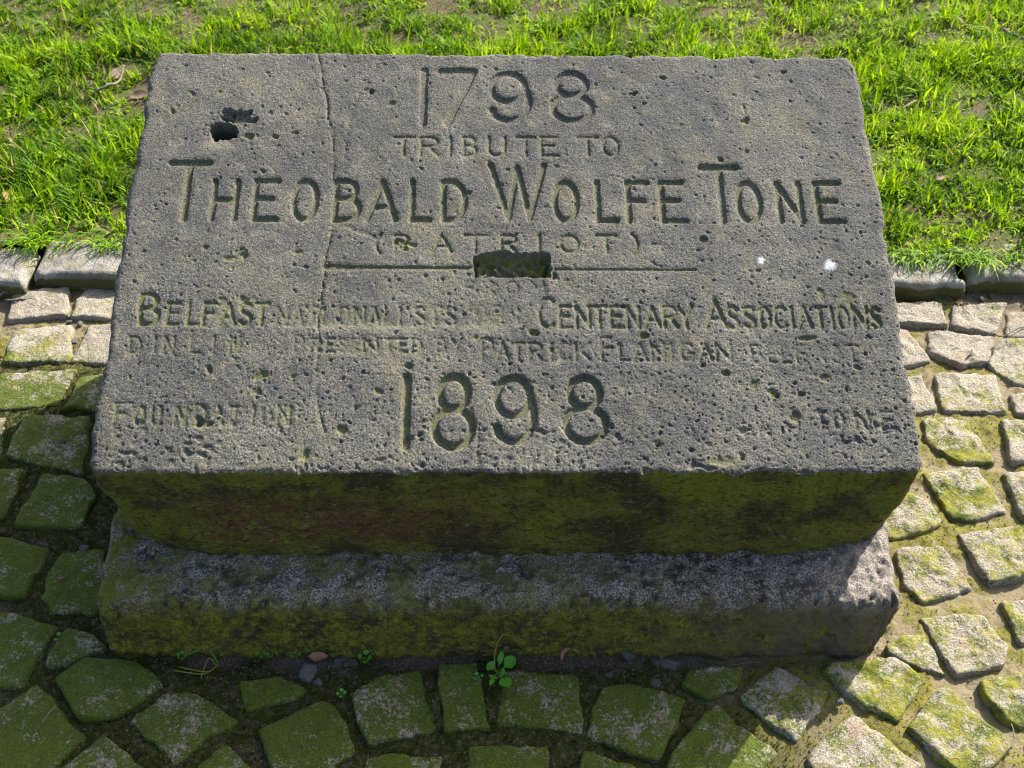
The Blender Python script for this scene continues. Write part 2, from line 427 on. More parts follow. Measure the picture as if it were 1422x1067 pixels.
def text(items, y_left, y_right, cap, width, depth, erode=0., moss=.5, big=None):
    """items: (char, x0, x1) at the baseline in photograph pixels; baseline runs y_left..y_right over the stone"""
    for it in items:
        ch, x0, x1 = it[:3]; k = it[3] if len(it) > 3 else 1.
        er = it[4] if len(it) > 4 else erode
        xm = (x0+x1)/2; yb = y_left+(y_right-y_left)*(xm-120)/1160
        u0, v0 = on_top(x0, yb); u1, _ = on_top(x1, yb); _, v1 = on_top(xm, yb-cap*k)
        if x1-x0 < .5: u0 -= .004; u1 += .004
        ls = [[(u0+(u1-u0)*a, v0+(v1-v0)*b) for a, b in l] for l in G[ch]]
        cut(ls, width*(1.15 if k > 1.2 else 1.), depth*(1.1 if k > 1.2 else 1.), er, moss)

# 1798
text([('1', 587, 587), ('7', 611, 657)], 171, 171, 74, .0120, .0031, 0, .15)
text([('9', 682, 735), ('8', 768, 822)], 166, 168, 65, .0110, .0033, 0, .15)
text([('T', 546, 574), ('R', 584, 608), ('I', 625, 625), ('B', 644, 661), ('U', 679, 701), ('T', 717, 743), ('E', 752, 774), ('T', 804, 830), ('O', 838, 859)], 215, 216, 25, .0046, .0019, 0, .3)
text([('T', 228, 280, 1.46), ('H', 293, 324), ('E', 351, 383), ('O', 405, 437), ('B', 464, 497), ('A', 509, 549), ('L', 571, 595), ('D', 615, 645),
      ('O', 771, 802), ('L', 831, 857), ('F', 874, 902), ('E', 921, 952), ('T', 980, 1030, 1.40), ('O', 1028, 1058), ('N', 1085, 1115), ('E', 1139, 1172)], 303, 308, 53, .0088, .0034, 0, .42)
text([('W', 681, 757)], 303, 303, 74, .0088, .0032, 0, .45)
text([('(', 521, 528), ('P', 548, 566, 1, .25), ('A', 599, 627), ('T', 645, 675), ('R', 696, 717), ('I', 749, 749), ('O', 779, 803), ('T', 829, 857), (')', 879, 886), ('-', 908, 918, .9, .5)], 349, 350, 23, .0044, .0021, .0, .4)
text([('F', 646, 656), ('R', 674, 687), ('O', 704, 719), ('M', 737, 756)], 408, 408, 16, .0036, .0012, .45, .2)
text([('B', 193, 217, 1.42)], 450, 450, 29, .0062, .0025, .05, .7)
text([('E', 230, 247), ('L', 259, 273), ('F', 281, 297), ('A', 304, 325), ('S', 331, 348), ('T', 353, 371)], 450, 451, 29, .0055, .0022, .08, .65)
nat = 'NATIONALISTS'
text([(c, 384+i*21.3, 384+i*21.3+(1 if c == 'I' else 14)) for i, c in enumerate(nat)], 451, 451, 24, .0042, .0014, .45, .45)
text([(':', 718, 722), ("'", 650, 656), ('9', 660, 674), ('8', 682, 697)], 451, 451, 26, .0040, .0011, .55, .3)
text([('C', 749, 770, 1.38), ('E', 778, 793), ('N', 801, 819), ('T', 824, 842), ('E', 849, 866), ('N', 872, 888), ('A', 896, 917), ('R', 923, 941), ('Y', 944, 963),
      ('A', 981, 1010, 1.33), ('S', 1012, 1027), ('S', 1035, 1050), ('O', 1058, 1071), ('C', 1078, 1094), ('I', 1102, 1102), ('A', 1110, 1128), ('T', 1133, 1150), ('I', 1158, 1158), ('O', 1166, 1180), ('N', 1188, 1205), ('S', 1212, 1225)], 452, 456, 29, .0050, .0022, .10, .45)
text([('D', 175, 192, 1, .15), ('I', 212, 212), ('N', 226, 239), ('L', 263, 276), ('I', 295, 295), ('N', 318, 331)], 490, 490, 22, .0044, .0015, .40, .4)
text([('P', 408, 419, 1.25), ('R', 431, 445), ('E', 452, 463), ('S', 469, 480), ('E', 486, 497), ('N', 504, 523), ('T', 530, 549), ('E', 553, 564), ('D', 572, 584), ('B', 607, 618), ('Y', 627, 640)], 488, 490, 18, .0040, .0014, .25, .25)
text([('P', 669, 684, 1.25), ('A', 690, 706), ('T', 712, 727), ('R', 735, 752), ('I', 766, 766), ('C', 777, 791), ('K', 800, 819), ('F', 836, 849, 1.35), ('L', 861, 873), ('A', 881, 898), ('N', 906, 923), ('I', 933, 933), ('G', 946, 963), ('A', 971, 990), ('N', 996, 1016)], 497, 502, 23, .0044, .0017, .15, .25)
text([('B', 1045, 1058), ('E', 1068, 1078), ('L', 1087, 1098), ('F', 1108, 1119), ('A', 1131, 1146), ('S', 1156, 1168), ('T', 1176, 1196, 1, .2)], 500, 504, 23, .0042, .0014, .40, .15)
text([('1', 562, 562), ('8', 602, 655)], 620, 620, 97, .0112, .0050, 0, .55)
text([('9', 689, 742), ('8', 786, 842)], 613, 613, 88, .0104, .0050, 0, .35)
text([('F', 158, 177, 1.2, .2), ('O', 187, 198), ('U', 209, 221), ('N', 242, 256), ('D', 268, 283, 1.1, .3), ('A', 294, 308, 1, .7), ('T', 317, 332), ('I', 350, 350), ('O', 362, 375, 1, .75), ('N', 385, 401)], 590, 590, 25, .0046, .0017, .3, .4)
text([('S', 1096, 1111), ('T', 1134, 1150), ('O', 1160, 1173), ('N', 1190, 1208), ('E', 1227, 1242, 1, .1)], 593, 595, 23, .0046, .0018, .25, .1)
# rules either side of the mortice
cut([[on_top(452, 371), on_top(655, 372)]], .0040, .0022, 0, .6)
cut([[on_top(770, 374), on_top(965, 375)]], .0034, .0018, .05, .35)
cut([[on_top(452, 371), on_top(480, 372)]], .0090, .0022, .2, .6)

def blob(px, py, rx, ry, depth, ang=0, soft=.5, moss=0., jag=.25):
    """irregular hollow: radii in pixels"""
    u, v = on_top(px, py); sx = .00096; sy = .00112
    r = max(rx, ry)*.0016+.004
    s = window(u-r, u+r, v-r, v+r)
    X, Y = (U[s]-u)/(rx*sx), (Vv[s]-v)/(ry*sy); c, q = math.cos(ang), math.sin(ang)
    D = np.hypot(X*c+Y*q, -X*q+Y*c)+jag*n_e[s]*.6+jag*n_p[s]*.25
    k = sstep(1.0, 1-soft, D)
    Hc[s] -= depth*k
    if moss: MOSS[s] = np.maximum(MOSS[s], moss*sstep(1.25, .5, D))
for (x, y, rx, ry, d) in [(516, 127, 6, 5, .005), (544, 143, 9, 5, .003), (880, 131, 7, 6, .005), (920, 108, 9, 5, .003), (1033, 150, 5, 9, .002), (1036, 168, 8, 8, .004), (1088, 100, 8, 5, .003),
      (975, 332, 7, 6, .004), (650, 268, 6, 6, .003), (335, 353, 12, 10, .004), (320, 358, 12, 6, .002), (285, 344, 8, 6, .003), (413, 350, 7, 5, .0025), (363, 522, 14, 10, .003), (290, 513, 6, 7, .004), (357, 545, 8, 6, .003), (405, 522, 6, 5, .003),
      (474, 597, 10, 8, .004), (423, 632, 8, 10, .004), (524, 545, 8, 6, .003), (493, 565, 7, 5, .003), (567, 508, 9, 5, .004), (1008, 518, 9, 6, .004), (1143, 524, 12, 7, .003), (1047, 533, 9, 8, .003), (1075, 549, 10, 8, .003), (740, 463, 10, 6, .004), (893, 466, 10, 7, .004),
      (915, 618, 10, 6, .003), (897, 655, 8, 10, .003), (1105, 578, 10, 9, .003), (1002, 640, 22, 7, .0025), (880, 262, 4, 4, .003), (945, 175, 8, 5, .002), (1000, 222, 7, 5, .003), (365, 238, 5, 4, .0025), (410, 185, 6, 4, .003), (345, 188, 14, 6, .004), (380, 190, 8, 5, .003), (300, 250, 5, 4, .002),
      (280, 590, 14, 9, .003), (275, 583, 8, 6, .003), (340, 415, 16, 6, .002), (310, 418, 10, 6, .002), (1178, 415, 14, 12, .002), (1140, 408, 8, 12, .002), (1213, 440, 14, 18, .0025), (1120, 470, 20, 5, .003), (1190, 510, 9, 5, .003), (660, 470, 7, 5, .002), (765, 485, 5, 5, .002), (240, 155, 5, 5, .003), (268, 132, 6, 6, .002), (305, 128, 6, 4, .002)]:
    blob(x, y, rx, ry, d, random.uniform(-.4, .4), .7, .5)
for k in range(170):                                         # scattered small pits
    blob(random.uniform(150, 1250), 90+560*random.random()**.8, random.uniform(2.2, 4.5), random.uniform(2, 4), random.uniform(.0012, .003), 0, .8, .3)
for k in range(75):                                          # spalled front strip
    blob(random.uniform(160, 1270), random.uniform(585, 655), random.uniform(5, 15), random.uniform(3, 7), random.uniform(.001, .0026), random.uniform(-.5, .5), .8, 0, .5)
# damaged P of (PATRIOT)
for x, y in ((552, 334), (563, 337), (572, 340), (560, 345)): blob(x, y, 8, 5, .003, 0, .7, .8)
# broken socket near the top left corner: shallow spall with a drilled hole
blob(334, 164, 27, 15, .0075, -.25, .45, .15, .3); blob(316, 160, 11, 14, .0065, 0, .4, .1); blob(309, 186, 27, 13, .004, 0, .8, .1, .3); blob(296, 175, 16, 9, .003, 0, .8, .2, .4)
blob(310, 182, 24, 15, .040, -.15, .30, .35, .10)
u, v = on_top(300, 202); PALE += np.exp(-(((U-u)/.026)**2+((Vv-v)/.010)**2))*.9
u, v = on_top(560, 455); PALE += np.exp(-(((U-u)/.15)**4+((Vv-v)/.007)**2))*.55
u, v = on_top(800, 440); PALE += np.exp(-(((U-u)/.05)**2+((Vv-v)/.02)**2))*.2
# mortice in the middle
u0, va = on_top(657, 385); u1, _ = on_top(764, 385); _, vb = on_top(711, 354)
s = window(u0-.03, u1+.04, va-.02, vb+.02)
wob = .0012*n_e[s]+.0006*n_m[s]
topw = vb+.0025*n_l[s]+.003*n_e[s]*(.5)
k = sstep(-.0012, .0016, U[s]-u0+wob*.6)*sstep(-.0012, .0016, u1-U[s]+wob*.6)*sstep(-.0012, .0016, Vv[s]-va+wob*.5)*sstep(-.003, .004, topw-Vv[s])
Hc[s] = Hc[s]*(1-k)+k*(-.018+.0022*n_e[s]+.0010*n_m[s]+.004*sstep(va+.012, va, Vv[s]))
MOSS[s] = np.maximum(MOSS[s], k*np.clip(.5+1.1*sstep(va+.018, vb, Vv[s])+.9*sstep(u1-.035, u1-.015, U[s]), 0, 1))
u, v = on_top(773, 380); kk = np.clip(1-np.maximum(np.abs(U[s]-u-.001)/.010, np.abs(Vv[s]-v)/.012), 0, 1)*(U[s] > u1-.002)*sstep(u1+.016, u1, U[s]+(Vv[s]-va)*.6)
Hc[s] -= .010*sstep(0, .6, kk); MOSS[s] = np.maximum(MOSS[s], sstep(0, .5, kk)*.8)
# hairline cracks
def crack(pts, wd, dp):
    P = [on_top(*p) for p in pts]; Q = [P[0]]
    for a, b in zip(P[:-1], P[1:]):
        n = 9
        for i in range(1, n+1): Q.append((a[0]+(b[0]-a[0])*i/n+random.gauss(0, .0009), a[1]+(b[1]-a[1])*i/n))
    for i in range(0, len(Q)-1, 3):
        f_ = random.uniform(.45, 1.35); cut([Q[i:i+4]], wd*f_, dp*f_, .15, .15)
        if random.random() < .16: cut([[Q[i+1], Q[i+1]]], wd*random.uniform(1.6, 2.6), dp*.8, .2, .2)
crack([(441, 69), (450, 117), (461, 189), (463, 252), (464, 307), (452, 354), (447, 400), (441, 455), (439, 548), (450, 600)], .0022, .0016)
crack([(530, 75), (518, 100), (492, 147), (482, 189), (478, 219)], .0018, .0010)
crack([(464, 307), (490, 318), (522, 330)], .0018, .0010)
crack([(664, 590), (662, 655)], .0022, .0012); crack([(776, 610), (770, 655)], .0022, .0012)
for (x, y, r) in ((1057, 362, .0052), (1153, 368, .0080)):
    u, v = on_top(x, y); WHITE += sstep(1.5, .35, np.hypot((U-u)/r, (Vv-v)/(r*.95))+.10*n_m+.06*n_f)

# arrises: rounded edge with chips
du = np.minimum(U+W/2, W/2-U); dv = np.minimum(Vv, DEP-Vv)
dF = Vv; RE = .010
def edge_drop(d, r): return np.where(d < r, r-np.sqrt(np.maximum(r*r-(r-np.minimum(d, r))**2, 0)), 0)
Hc -= np.maximum(edge_drop(du+.0004*n_e, .011), edge_drop(dv+.0004*n_e, .009))
chip = np.clip(n_l+.25*n_m-1.3, 0, 2)*sstep(.016, 0, np.minimum(du, dv))
Hc -= .0035*chip
# plan outline with rounded corners and slight waviness
Ug = U.copy(); Vg = Vv.copy(); RC = .022
for sx in (-1, 1):
    for top in (0, 1):
        a = sx*U-(W/2-RC); b = (Vv-(DEP-RC)) if top else (RC-Vv)
        mk = (a > 0) & (b > 0); l = np.hypot(a, b)+1e-9; mx = np.maximum(a, b); f = mx/l
        Ug[mk] = (sx*(W/2-RC+a*f))[mk]; Vg[mk] = ((DEP-RC+b*f) if top else (RC-b*f))[mk]
ez = .10
wv = np.interp(vv, np.linspace(0, DEP, 9), [-.001, .0015, -.004, .002, .0005, .003, -.001, .002, -.002])[:, None]
Ug = Ug+np.sign(U)*(wv+.0012*n_l)*sstep(ez, 0, du)
Vg = Vg+(.0014*n_l+.0003*n_e)*(sstep(.05, 0, DEP-Vv)-sstep(.05, 0, Vv))
Pt = P0[None, None]+Ug[..., None]*np.array([1., 0, 0])+Vg[..., None]*PV+Hc[..., None]*PN
nv_top = NU*NV
ids = np.arange(nv_top).reshape(NV, NU)
Ftop = np.stack([ids[:-1, :-1], ids[:-1, 1:], ids[1:, 1:], ids[1:, :-1]], -1).reshape(-1, 4)
per = np.concatenate([ids[0, :-1], ids[:-1, -1], ids[-1, :0:-1], ids[:0:-1, 0]])      # counter-clockwise from front left
PB = Pt.reshape(-1, 3)[per]
# foot outline on the plinth
pu = Ug.reshape(-1)[per]; pvv = Vg.reshape(-1)[per]/DEP
fx = pu*1.005; y_front, y_back = -.006, .672
fy = y_front+(y_back-y_front)*pvv
RX, RY = .19, .085
for sx, rx in ((-1, .20), (1, .17)):
    a = (sx*fx-(W/2-rx))/rx; b = (y_front+RY-fy)/RY
    mk = (a > 0) & (b > 0); l = np.hypot(a, b)+1e-9; f = np.maximum(a, b)/l
    fx = np.where(mk, sx*(W/2-rx+a*f*rx), fx); fy = np.where(mk, y_front+RY-b*f*RY, fy)
FT = np.stack([fx, fy, np.full_like(fx, ZP-.004)], -1)
NR = 56
nper = len(per)
cen = np.array([0, .33]); out = PB[:, :2]-cen
nx_ = np.where(np.abs(pu) > W/2-.012, np.sign(pu), 0.); ny_ = np.where(pvv < .02, -1., np.where(pvv > .98, 1., 0.))
for _ in range(20):
    nx_ = (np.roll(nx_, 3)+nx_+np.roll(nx_, -3))/3; ny_ = (np.roll(ny_, 3)+ny_+np.roll(ny_, -3))/3
nl = np.hypot(nx_, ny_)+1e-6; nx_ /= nl; ny_ /= nl
rings = []; sd = []
for j in range(1, NR+1):
    t = j/NR; e = t**1.35
    p = PB*(1-t)+FT*t; p[:, :2] = PB[:, :2]*(1-e)+FT[:, :2]*e
    q3 = p*[1, 1, 1.6]
    d = (.0040*fbm(q3, 9, 2, 801)+.0034*fbm(q3, 34, 2, 811)+.0024*fbm(q3, 110, 2, 821))*float(sstep(0, .22, np.array(t)))
    bulge = .005*float(sstep(0, .4, np.array(t)))*(1-t)
    p[:, 0] += nx_*(d+bulge); p[:, 1] += ny_*(d+bulge)
    rings.append(p); sd.append(np.full(nper, min(1., .55+t*3)))
VB = np.concatenate([Pt.reshape(-1, 3)]+rings)
Fs = []; prev = per
for j in range(NR):
    cur = nv_top+j*nper+np.arange(nper)
    Fs.append(np.stack([prev, cur, np.roll(cur, -1), np.roll(prev, -1)], -1)); prev = cur
side_top = (sstep(.006, 0, Vv)*.55).reshape(-1)
z_ = np.zeros(NR*nper)
stone = tag(empty('memorial_stone', (0, .33, 0)), 'weathered grey inscribed memorial block on a mossy granite plinth', 'memorial')
blk = mesh_obj('inscribed_block', VB-np.array([0, .33, 0]), np.concatenate([Ftop]+Fs), M_STONE, stone, True,
         {'side': np.concatenate([side_top, np.concatenate(sd)]), 'moss': np.concatenate([MOSS.reshape(-1), z_]), 'white': np.concatenate([WHITE.reshape(-1), z_]), 'pale': np.concatenate([PALE.reshape(-1), z_])})
blk['label'] = 'grey slab carved 1798 tribute to Theobald Wolfe Tone, rough mossy sides'

# ---------------------------------------------------------------- plinth
def make_plinth():
    sp = .0032; x0, x1, y0, y1 = -.566, .553, -.086, .685
    nx, ny = int((x1-x0)/sp), int((y1-y0)/sp)
    X, Y = np.meshgrid(np.linspace(x0, x1, nx), np.linspace(y0, y1, ny))
    a = band(X.shape, sp, .010, .03, 31); b = band(X.shape, sp, .04, .2, 32); c = band(X.shape, sp, .0065, .013, 33)
    H = .0009*a+.0016*b+.0006*c
    rr = sstep(.40, .50, X+.03*b)*sstep(.12, .02, Y)
    q2 = np.stack([X.ravel(), Y.ravel()], -1); H += rr*(.0085*fbm(q2, 26, 5, 901, .6)).reshape(X.shape)-rr*.003                # broken right front corner
    du = np.minimum(X-x0, x1-X); dy = np.minimum(Y-y0, y1-Y)
    H -= np.maximum(edge_drop(du, .016), edge_drop(dy+.003*a, .015))
    H -= .003*np.clip(b-.6, 0, 2)*sstep(.03, 0, np.minimum(du, dy))
    Xg, Yg = X.copy(), Y.copy(); R = .018
    for sx in (-1, 1):
        for t in (0, 1):
            p = (X-(x1-R)) if sx > 0 else ((x0+R)-X); q = (Y-(y1-R)) if t else ((y0+R)-Y)
            mk = (p > 0) & (q > 0); l = np.hypot(p, q)+1e-9; f = np.maximum(p, q)/l
            Xg[mk] = ((x1-R+p*f) if sx > 0 else (x0+R-p*f))[mk]; Yg[mk] = ((y1-R+q*f) if t else (y0+R-q*f))[mk]
    Yg += .0015*b*sstep(.06, 0, Y-y0); Xg += np.sign(X)*.002*b*sstep(.06, 0, du)
    Xg -= .014*sstep(.5, .553, X)*(sstep(.25, .6, Y)+sstep(.06, -.086, Y))-.010*sstep(-.5, -.566, X)*sstep(.0, -.086, Y)
    P = np.stack([Xg, Yg, ZP+H], -1)
    ids = np.arange(nx*ny).reshape(ny, nx)
    F = [np.stack([ids[:-1, :-1], ids[:-1, 1:], ids[1:, 1:], ids[1:, :-1]], -1).reshape(-1, 4)]
    per = np.concatenate([ids[0, :-1], ids[:-1, -1], ids[-1, :0:-1], ids[:0:-1, 0]]); n = len(per)
    PB = P.reshape(-1, 3)[per]; nr = 34
    u = (X.reshape(-1)[per]-x0)/(x1-x0); v = (Y.reshape(-1)[per]-y0)/(y1-y0)
    nxx = np.where(u < .01, -1., np.where(u > .99, 1., 0)); nyy = np.where(v < .01, -1., np.where(v > .99, 1., 0))
    for _ in range(12): nxx = (np.roll(nxx, 1)+nxx+np.roll(nxx, -1))/3; nyy = (np.roll(nyy, 1)+nyy+np.roll(nyy, -1))/3
    s1 = band((nr+1, n), .0035, .012, .05, 35); s2 = band((nr+1, n), .0035, .05, .25, 36); s3 = band((nr+1, n), .0035, .007, .014, 37)
    V = [P.reshape(-1, 3)]; prev = per; sd = [(.4*sstep(.022, 0, np.minimum(du, dy))).reshape(-1)]
    zb = -.035
    for j in range(1, nr+1):
        t = j/nr; p = PB.copy(); p[:, 2] = PB[:, 2]*(1-t)+zb*t
        d = (.0011*s1[j]+.0009*s2[j]+.0006*s3[j])*min(1, t*6)+.0015*min(1, t*8)*(1-t)
        d = d-.016*t*np.clip(nxx, 0, 1)+.006*t*np.clip(-nxx, 0, 1)
        p[:, 0] += nxx*d; p[:, 1] += nyy*d
        V.append(p); cur = nx*ny+(j-1)*n+np.arange(n)
        F.append(np.stack([prev, cur, np.roll(cur, -1), np.roll(prev, -1)], -1)); prev = cur
        sd.append(np.full(n, min(1, .4+t*2.2)))
    o = mesh_obj('plinth', np.concatenate(V)-np.array([0, .33, 0]), np.concatenate(F), M_PLINTH, stone, True, {'side': np.concatenate(sd)})
    o['label'] = 'low speckled granite plinth with mossy front face'
make_plinth()

# ---------------------------------------------------------------- paving setts
SETTS = [
 [(20,408),(94,400),(92,438),(12,442)], [(120,398),(200,398),(195,444),(98,438)], [(20,458),(99,449),(97,500),(3,501)], [(125,450),(200,450),(195,505),(99,500)],
 [(5,520),(103,514),(77,561),(-15,566)], [(112,522),(200,512),(190,568),(88,565)], [(33,577),(121,580),(113,656),(8,632)], [(-70,578),(6,580),(0,630),(-80,640)],
 [(-80,655),(33,654),(3,720),(-95,725)], [(58,659),(115,665),(131,689),(113,730),(20,727)], [(-80,735),(10,746),(68,757),(32,826),(-90,822)], [(84,767),(145,763),(138,850),(75,848),(56,826)],
 [(-90,828),(0,846),(77,866),(28,952),(-95,944)], [(95,874),(128,882),(143,898),(100,917),(66,926),(72,905)], [(78,942),(120,914),(190,918),(222,950),(160,995),(113,996)],
 [(52,953),(115,1020),(60,1075),(-40,1090),(-50,1010),(0,985)], [(146,1019),(200,1068),(215,1110),(120,1115),(80,1068)], [(183,998),(228,967),(262,960),(330,998),(285,1025),(244,1060)],
 [(315,1036),(345,1068),(340,1115),(250,1115),(272,1067)], [(335,950),(385,940),(425,955),(400,972),(345,985)], [(358,1013),(450,972),(470,985),(491,1042),(460,1067),(380,1067)],
 [(488,962),(530,940),(581,930),(606,1010),(510,1031)], [(609,927),(662,923),(676,1008),(618,1012)], [(653,1035),(760,1035),(763,1115),(648,1115)], [(510,1055),(560,1047),(610,1055),(612,1115),(505,1115)],
 [(700,930),(800,938),(808,1016),(690,1000)], [(840,950),(870,945),(950,970),(938,1005),(914,1052),(880,1045),(816,1018),(824,985)], [(811,1043),(880,1068),(900,1115),(800,1115)],
 [(992,980),(1075,1042),(1040,1085),(960,1115),(925,1075),(935,1047),(968,1003)], [(960,930),(1032,923),(1022,955),(985,968),(950,950)], [(1077,923),(1152,960),(1105,1027),(1035,978),(1032,966)],
 [(1148,925),(1208,917),(1242,912),(1281,943),(1244,1000),(1195,975),(1148,935)], [(1234,895),(1255,880),(1285,880),(1311,932),(1280,925),(1236,905)], [(1280,857),(1366,851),(1400,899),(1395,924),(1330,938)],
 [(1262,1010),(1313,953),(1386,1019),(1400,1040),(1360,1075),(1325,1068)], [(1366,948),(1440,935),(1480,960),(1420,1010),(1395,1000),(1366,965)], [(1184,990),(1278,1058),(1240,1115),(1140,1115),(1122,1050)],
 [(1286,658),(1354,650),(1396,708),(1350,719),(1322,720),(1300,685)], [(1225,690),(1262,685),(1290,693),(1307,728),(1246,745),(1225,745)], [(1335,741),(1416,732),(1445,790),(1416,803),(1373,809)],
 [(1248,762),(1310,760),(1352,815),(1280,834),(1256,810)], [(1396,658),(1460,650),(1490,700),(1422,718)], [(1393,836),(1450,825),(1480,880),(1420,890)], [(1284,582),(1342,581),(1380,639),(1333,640),(1290,612)],
 [(1299,518),(1381,519),(1396,572),(1312,568)], [(1392,584),(1470,588),(1480,640),(1405,640)], [(1215,521),(1278,524),(1302,567),(1277,571),(1215,571)], [(1205,456),(1262,458),(1291,500),(1263,505),(1205,505)],
 [(1291,460),(1378,468),(1372,503),(1334,507),(1293,491)], [(1388,473),(1470,470),(1480,530),(1410,530),(1373,505)], [(1205,420),(1304,420),(1314,450),(1205,449)], [(1325,424),(1396,424),(1381,464),(1322,451)],
 [(1402,432),(1480,430),(1485,463),(1400,466)], [(1408,548),(1480,540),(1490,575),(1412,574)], [(1330,1095),(1390,1090),(1440,1120),(1400,1180),(1340,1160)], [(1425,1030),(1500,1020),(1520,1090),(1440,1095)], [(1060,1095),(1120,1090),(1130,1160),(1050,1160)]]
polys = []
for q in SETTS: polys.append(np.array([on_level(x, y, 0)[:2] for x, y in q]))
# where the photograph does not reach, the paving simply goes on
cents = [p.mean(0) for p in polys]
def in_frame(x, y):
    d = np.array([x, y, 0])-CAM; z = d@CF
    return -60 < 711+FPX*(d@CR)/z < 1480 and 380 < 533.5-FPX*(d@CU)/z < 1120
for r in range(14):
    for c in range(-13, 14):
        x = c*.128+(r % 2)*.06+random.gauss(0, .006); y = .655-r*.108+random.gauss(0, .005)+.02*math.sin(c*.9)
        if in_frame(x, y) or (-.64 < x < .62 and -.15 < y < .74): continue
        if min(np.hypot(x-a[0], y-a[1]) for a in cents) < .105: continue
        hw, hh = random.uniform(.048, .056), random.uniform(.040, .047); a = random.gauss(0, .06)
        q = np.array([(-hw, -hh), (hw, -hh), (hw, hh), (-hw, hh)])+rng.normal(0, .004, (4, 2))
        R2 = np.array([[math.cos(a), -math.sin(a)], [math.sin(a), math.cos(a)]])
        polys.append(q@R2.T+[x, y])

def poly_dist(X, P):
    """signed distance (negative inside) of points X (n,2) to polygon P"""
    d = np.full(len(X), 9.); ins = np.zeros(len(X), bool); n = len(P)
    for i in range(n):
        a, b = P[i], P[(i+1) % n]; e = b-a; w_ = X-a
        t = np.clip((w_@e)/(e@e), 0, 1); d = np.minimum(d, np.hypot(*(w_-t[:, None]*e).T))
        c1 = (a[1] <= X[:, 1]) != (b[1] <= X[:, 1])
        with np.errstate(divide='ignore', invalid='ignore'):
            xi = a[0]+(X[:, 1]-a[1])/(b[1]-a[1])*(b[0]-a[0])
        ins ^= c1 & (X[:, 0] < xi)
    return np.where(ins, -d, d)

# earth bed of the joints
BX0, BX1, BY0, BY1, BS = -1.30, 1.34, -.50, .86, .0055
bnx, bny = int((BX1-BX0)/BS), int((BY1-BY0)/BS)
X, Y = np.meshgrid(np.linspace(BX0, BX1, bnx), np.linspace(BY0, BY1, bny))
XY = np.stack([X.ravel(), Y.ravel()], -1)
sdist = np.full(len(XY), 9.)
for P in polys:
    lo, hi = P.min(0)-.04, P.max(0)+.04
    mk = np.where((XY[:, 0] > lo[0]) & (XY[:, 0] < hi[0]) & (XY[:, 1] > lo[1]) & (XY[:, 1] < hi[1]))[0]
    if len(mk): sdist[mk] = np.minimum(sdist[mk], poly_dist(XY[mk], P))
bn = fbm(XY, 14, 4, 5); bn2 = fbm(XY, 70, 3, 9); bn3 = vnoise(XY, 180, 13)
damp_shade = sstep(.40, .05, XY[:, 0]+.75*XY[:, 1])*sstep(.62, .45, XY[:, 1])      # shaded, mossy side of the block; also paints its shade into the joints
pl_d = np.maximum(np.maximum(-.56-XY[:, 0], XY[:, 0]-.53), -.09-XY[:, 1])    # distance to the plinth
fill = .004*bn+.0030*bn2+.0015*bn3
bz = -.0095+fill+.005*damp_shade*np.clip(bn+.4, 0, 1)-.008*sstep(.035, .0, pl_d)*sstep(-.3, .3, bn+.3)
bz = np.where(sdist < 0, np.minimum(bz, -.012)-.01*sstep(0, -.02, sdist), bz)
mossw = np.clip(damp_shade*sstep(-.85, -.25, bn)+.85*(1-damp_shade)*sstep(-.25, .12, bn+.25*bn2-.3*sstep(.30, .5, XY[:, 1])), 0, 1)*(1-.9*sstep(.030, .012, pl_d)*sstep(-.15, .2, -bn+.15))
sand = (1-damp_shade)*sstep(.15, -.1, bn2*.6+bn*.5-.1)*sstep(.75, .6, XY[:, 1])
ids = np.arange(bnx*bny).reshape(bny, bnx)
F = np.stack([ids[:-1, :-1], ids[:-1, 1:], ids[1:, 1:], ids[1:, :-1]], -1).reshape(-1, 4)
hid = ((XY[:, 0] > -.50) & (XY[:, 0] < .47) & (XY[:, 1] > -.03) & (XY[:, 1] < .62)) | ((XY[:, 1] > .70) & (np.abs(XY[:, 0]) < .5))
F = F[~hid[F].all(1)]
pav = mesh_obj('pavement', np.concatenate([XY, bz[:, None]], 1), F, M_BED, None, True, {'moss': mossw, 'sand': sand, 'lit': 1-damp_shade})
tag(pav, 'mossy earth-jointed paving of small granite setts around the memorial', 'pavement', kind='structure')
mesh_obj('outer_bed', [(-2, -1.6, -.03), (2, -1.6, -.03), (2, .70, -.03), (-2, .70, -.03)], np.array([[0, 1, 2, 3]]), M_BED, pav, False, {'moss': [.5]*4, 'sand': [.3]*4, 'lit': [.5]*4})

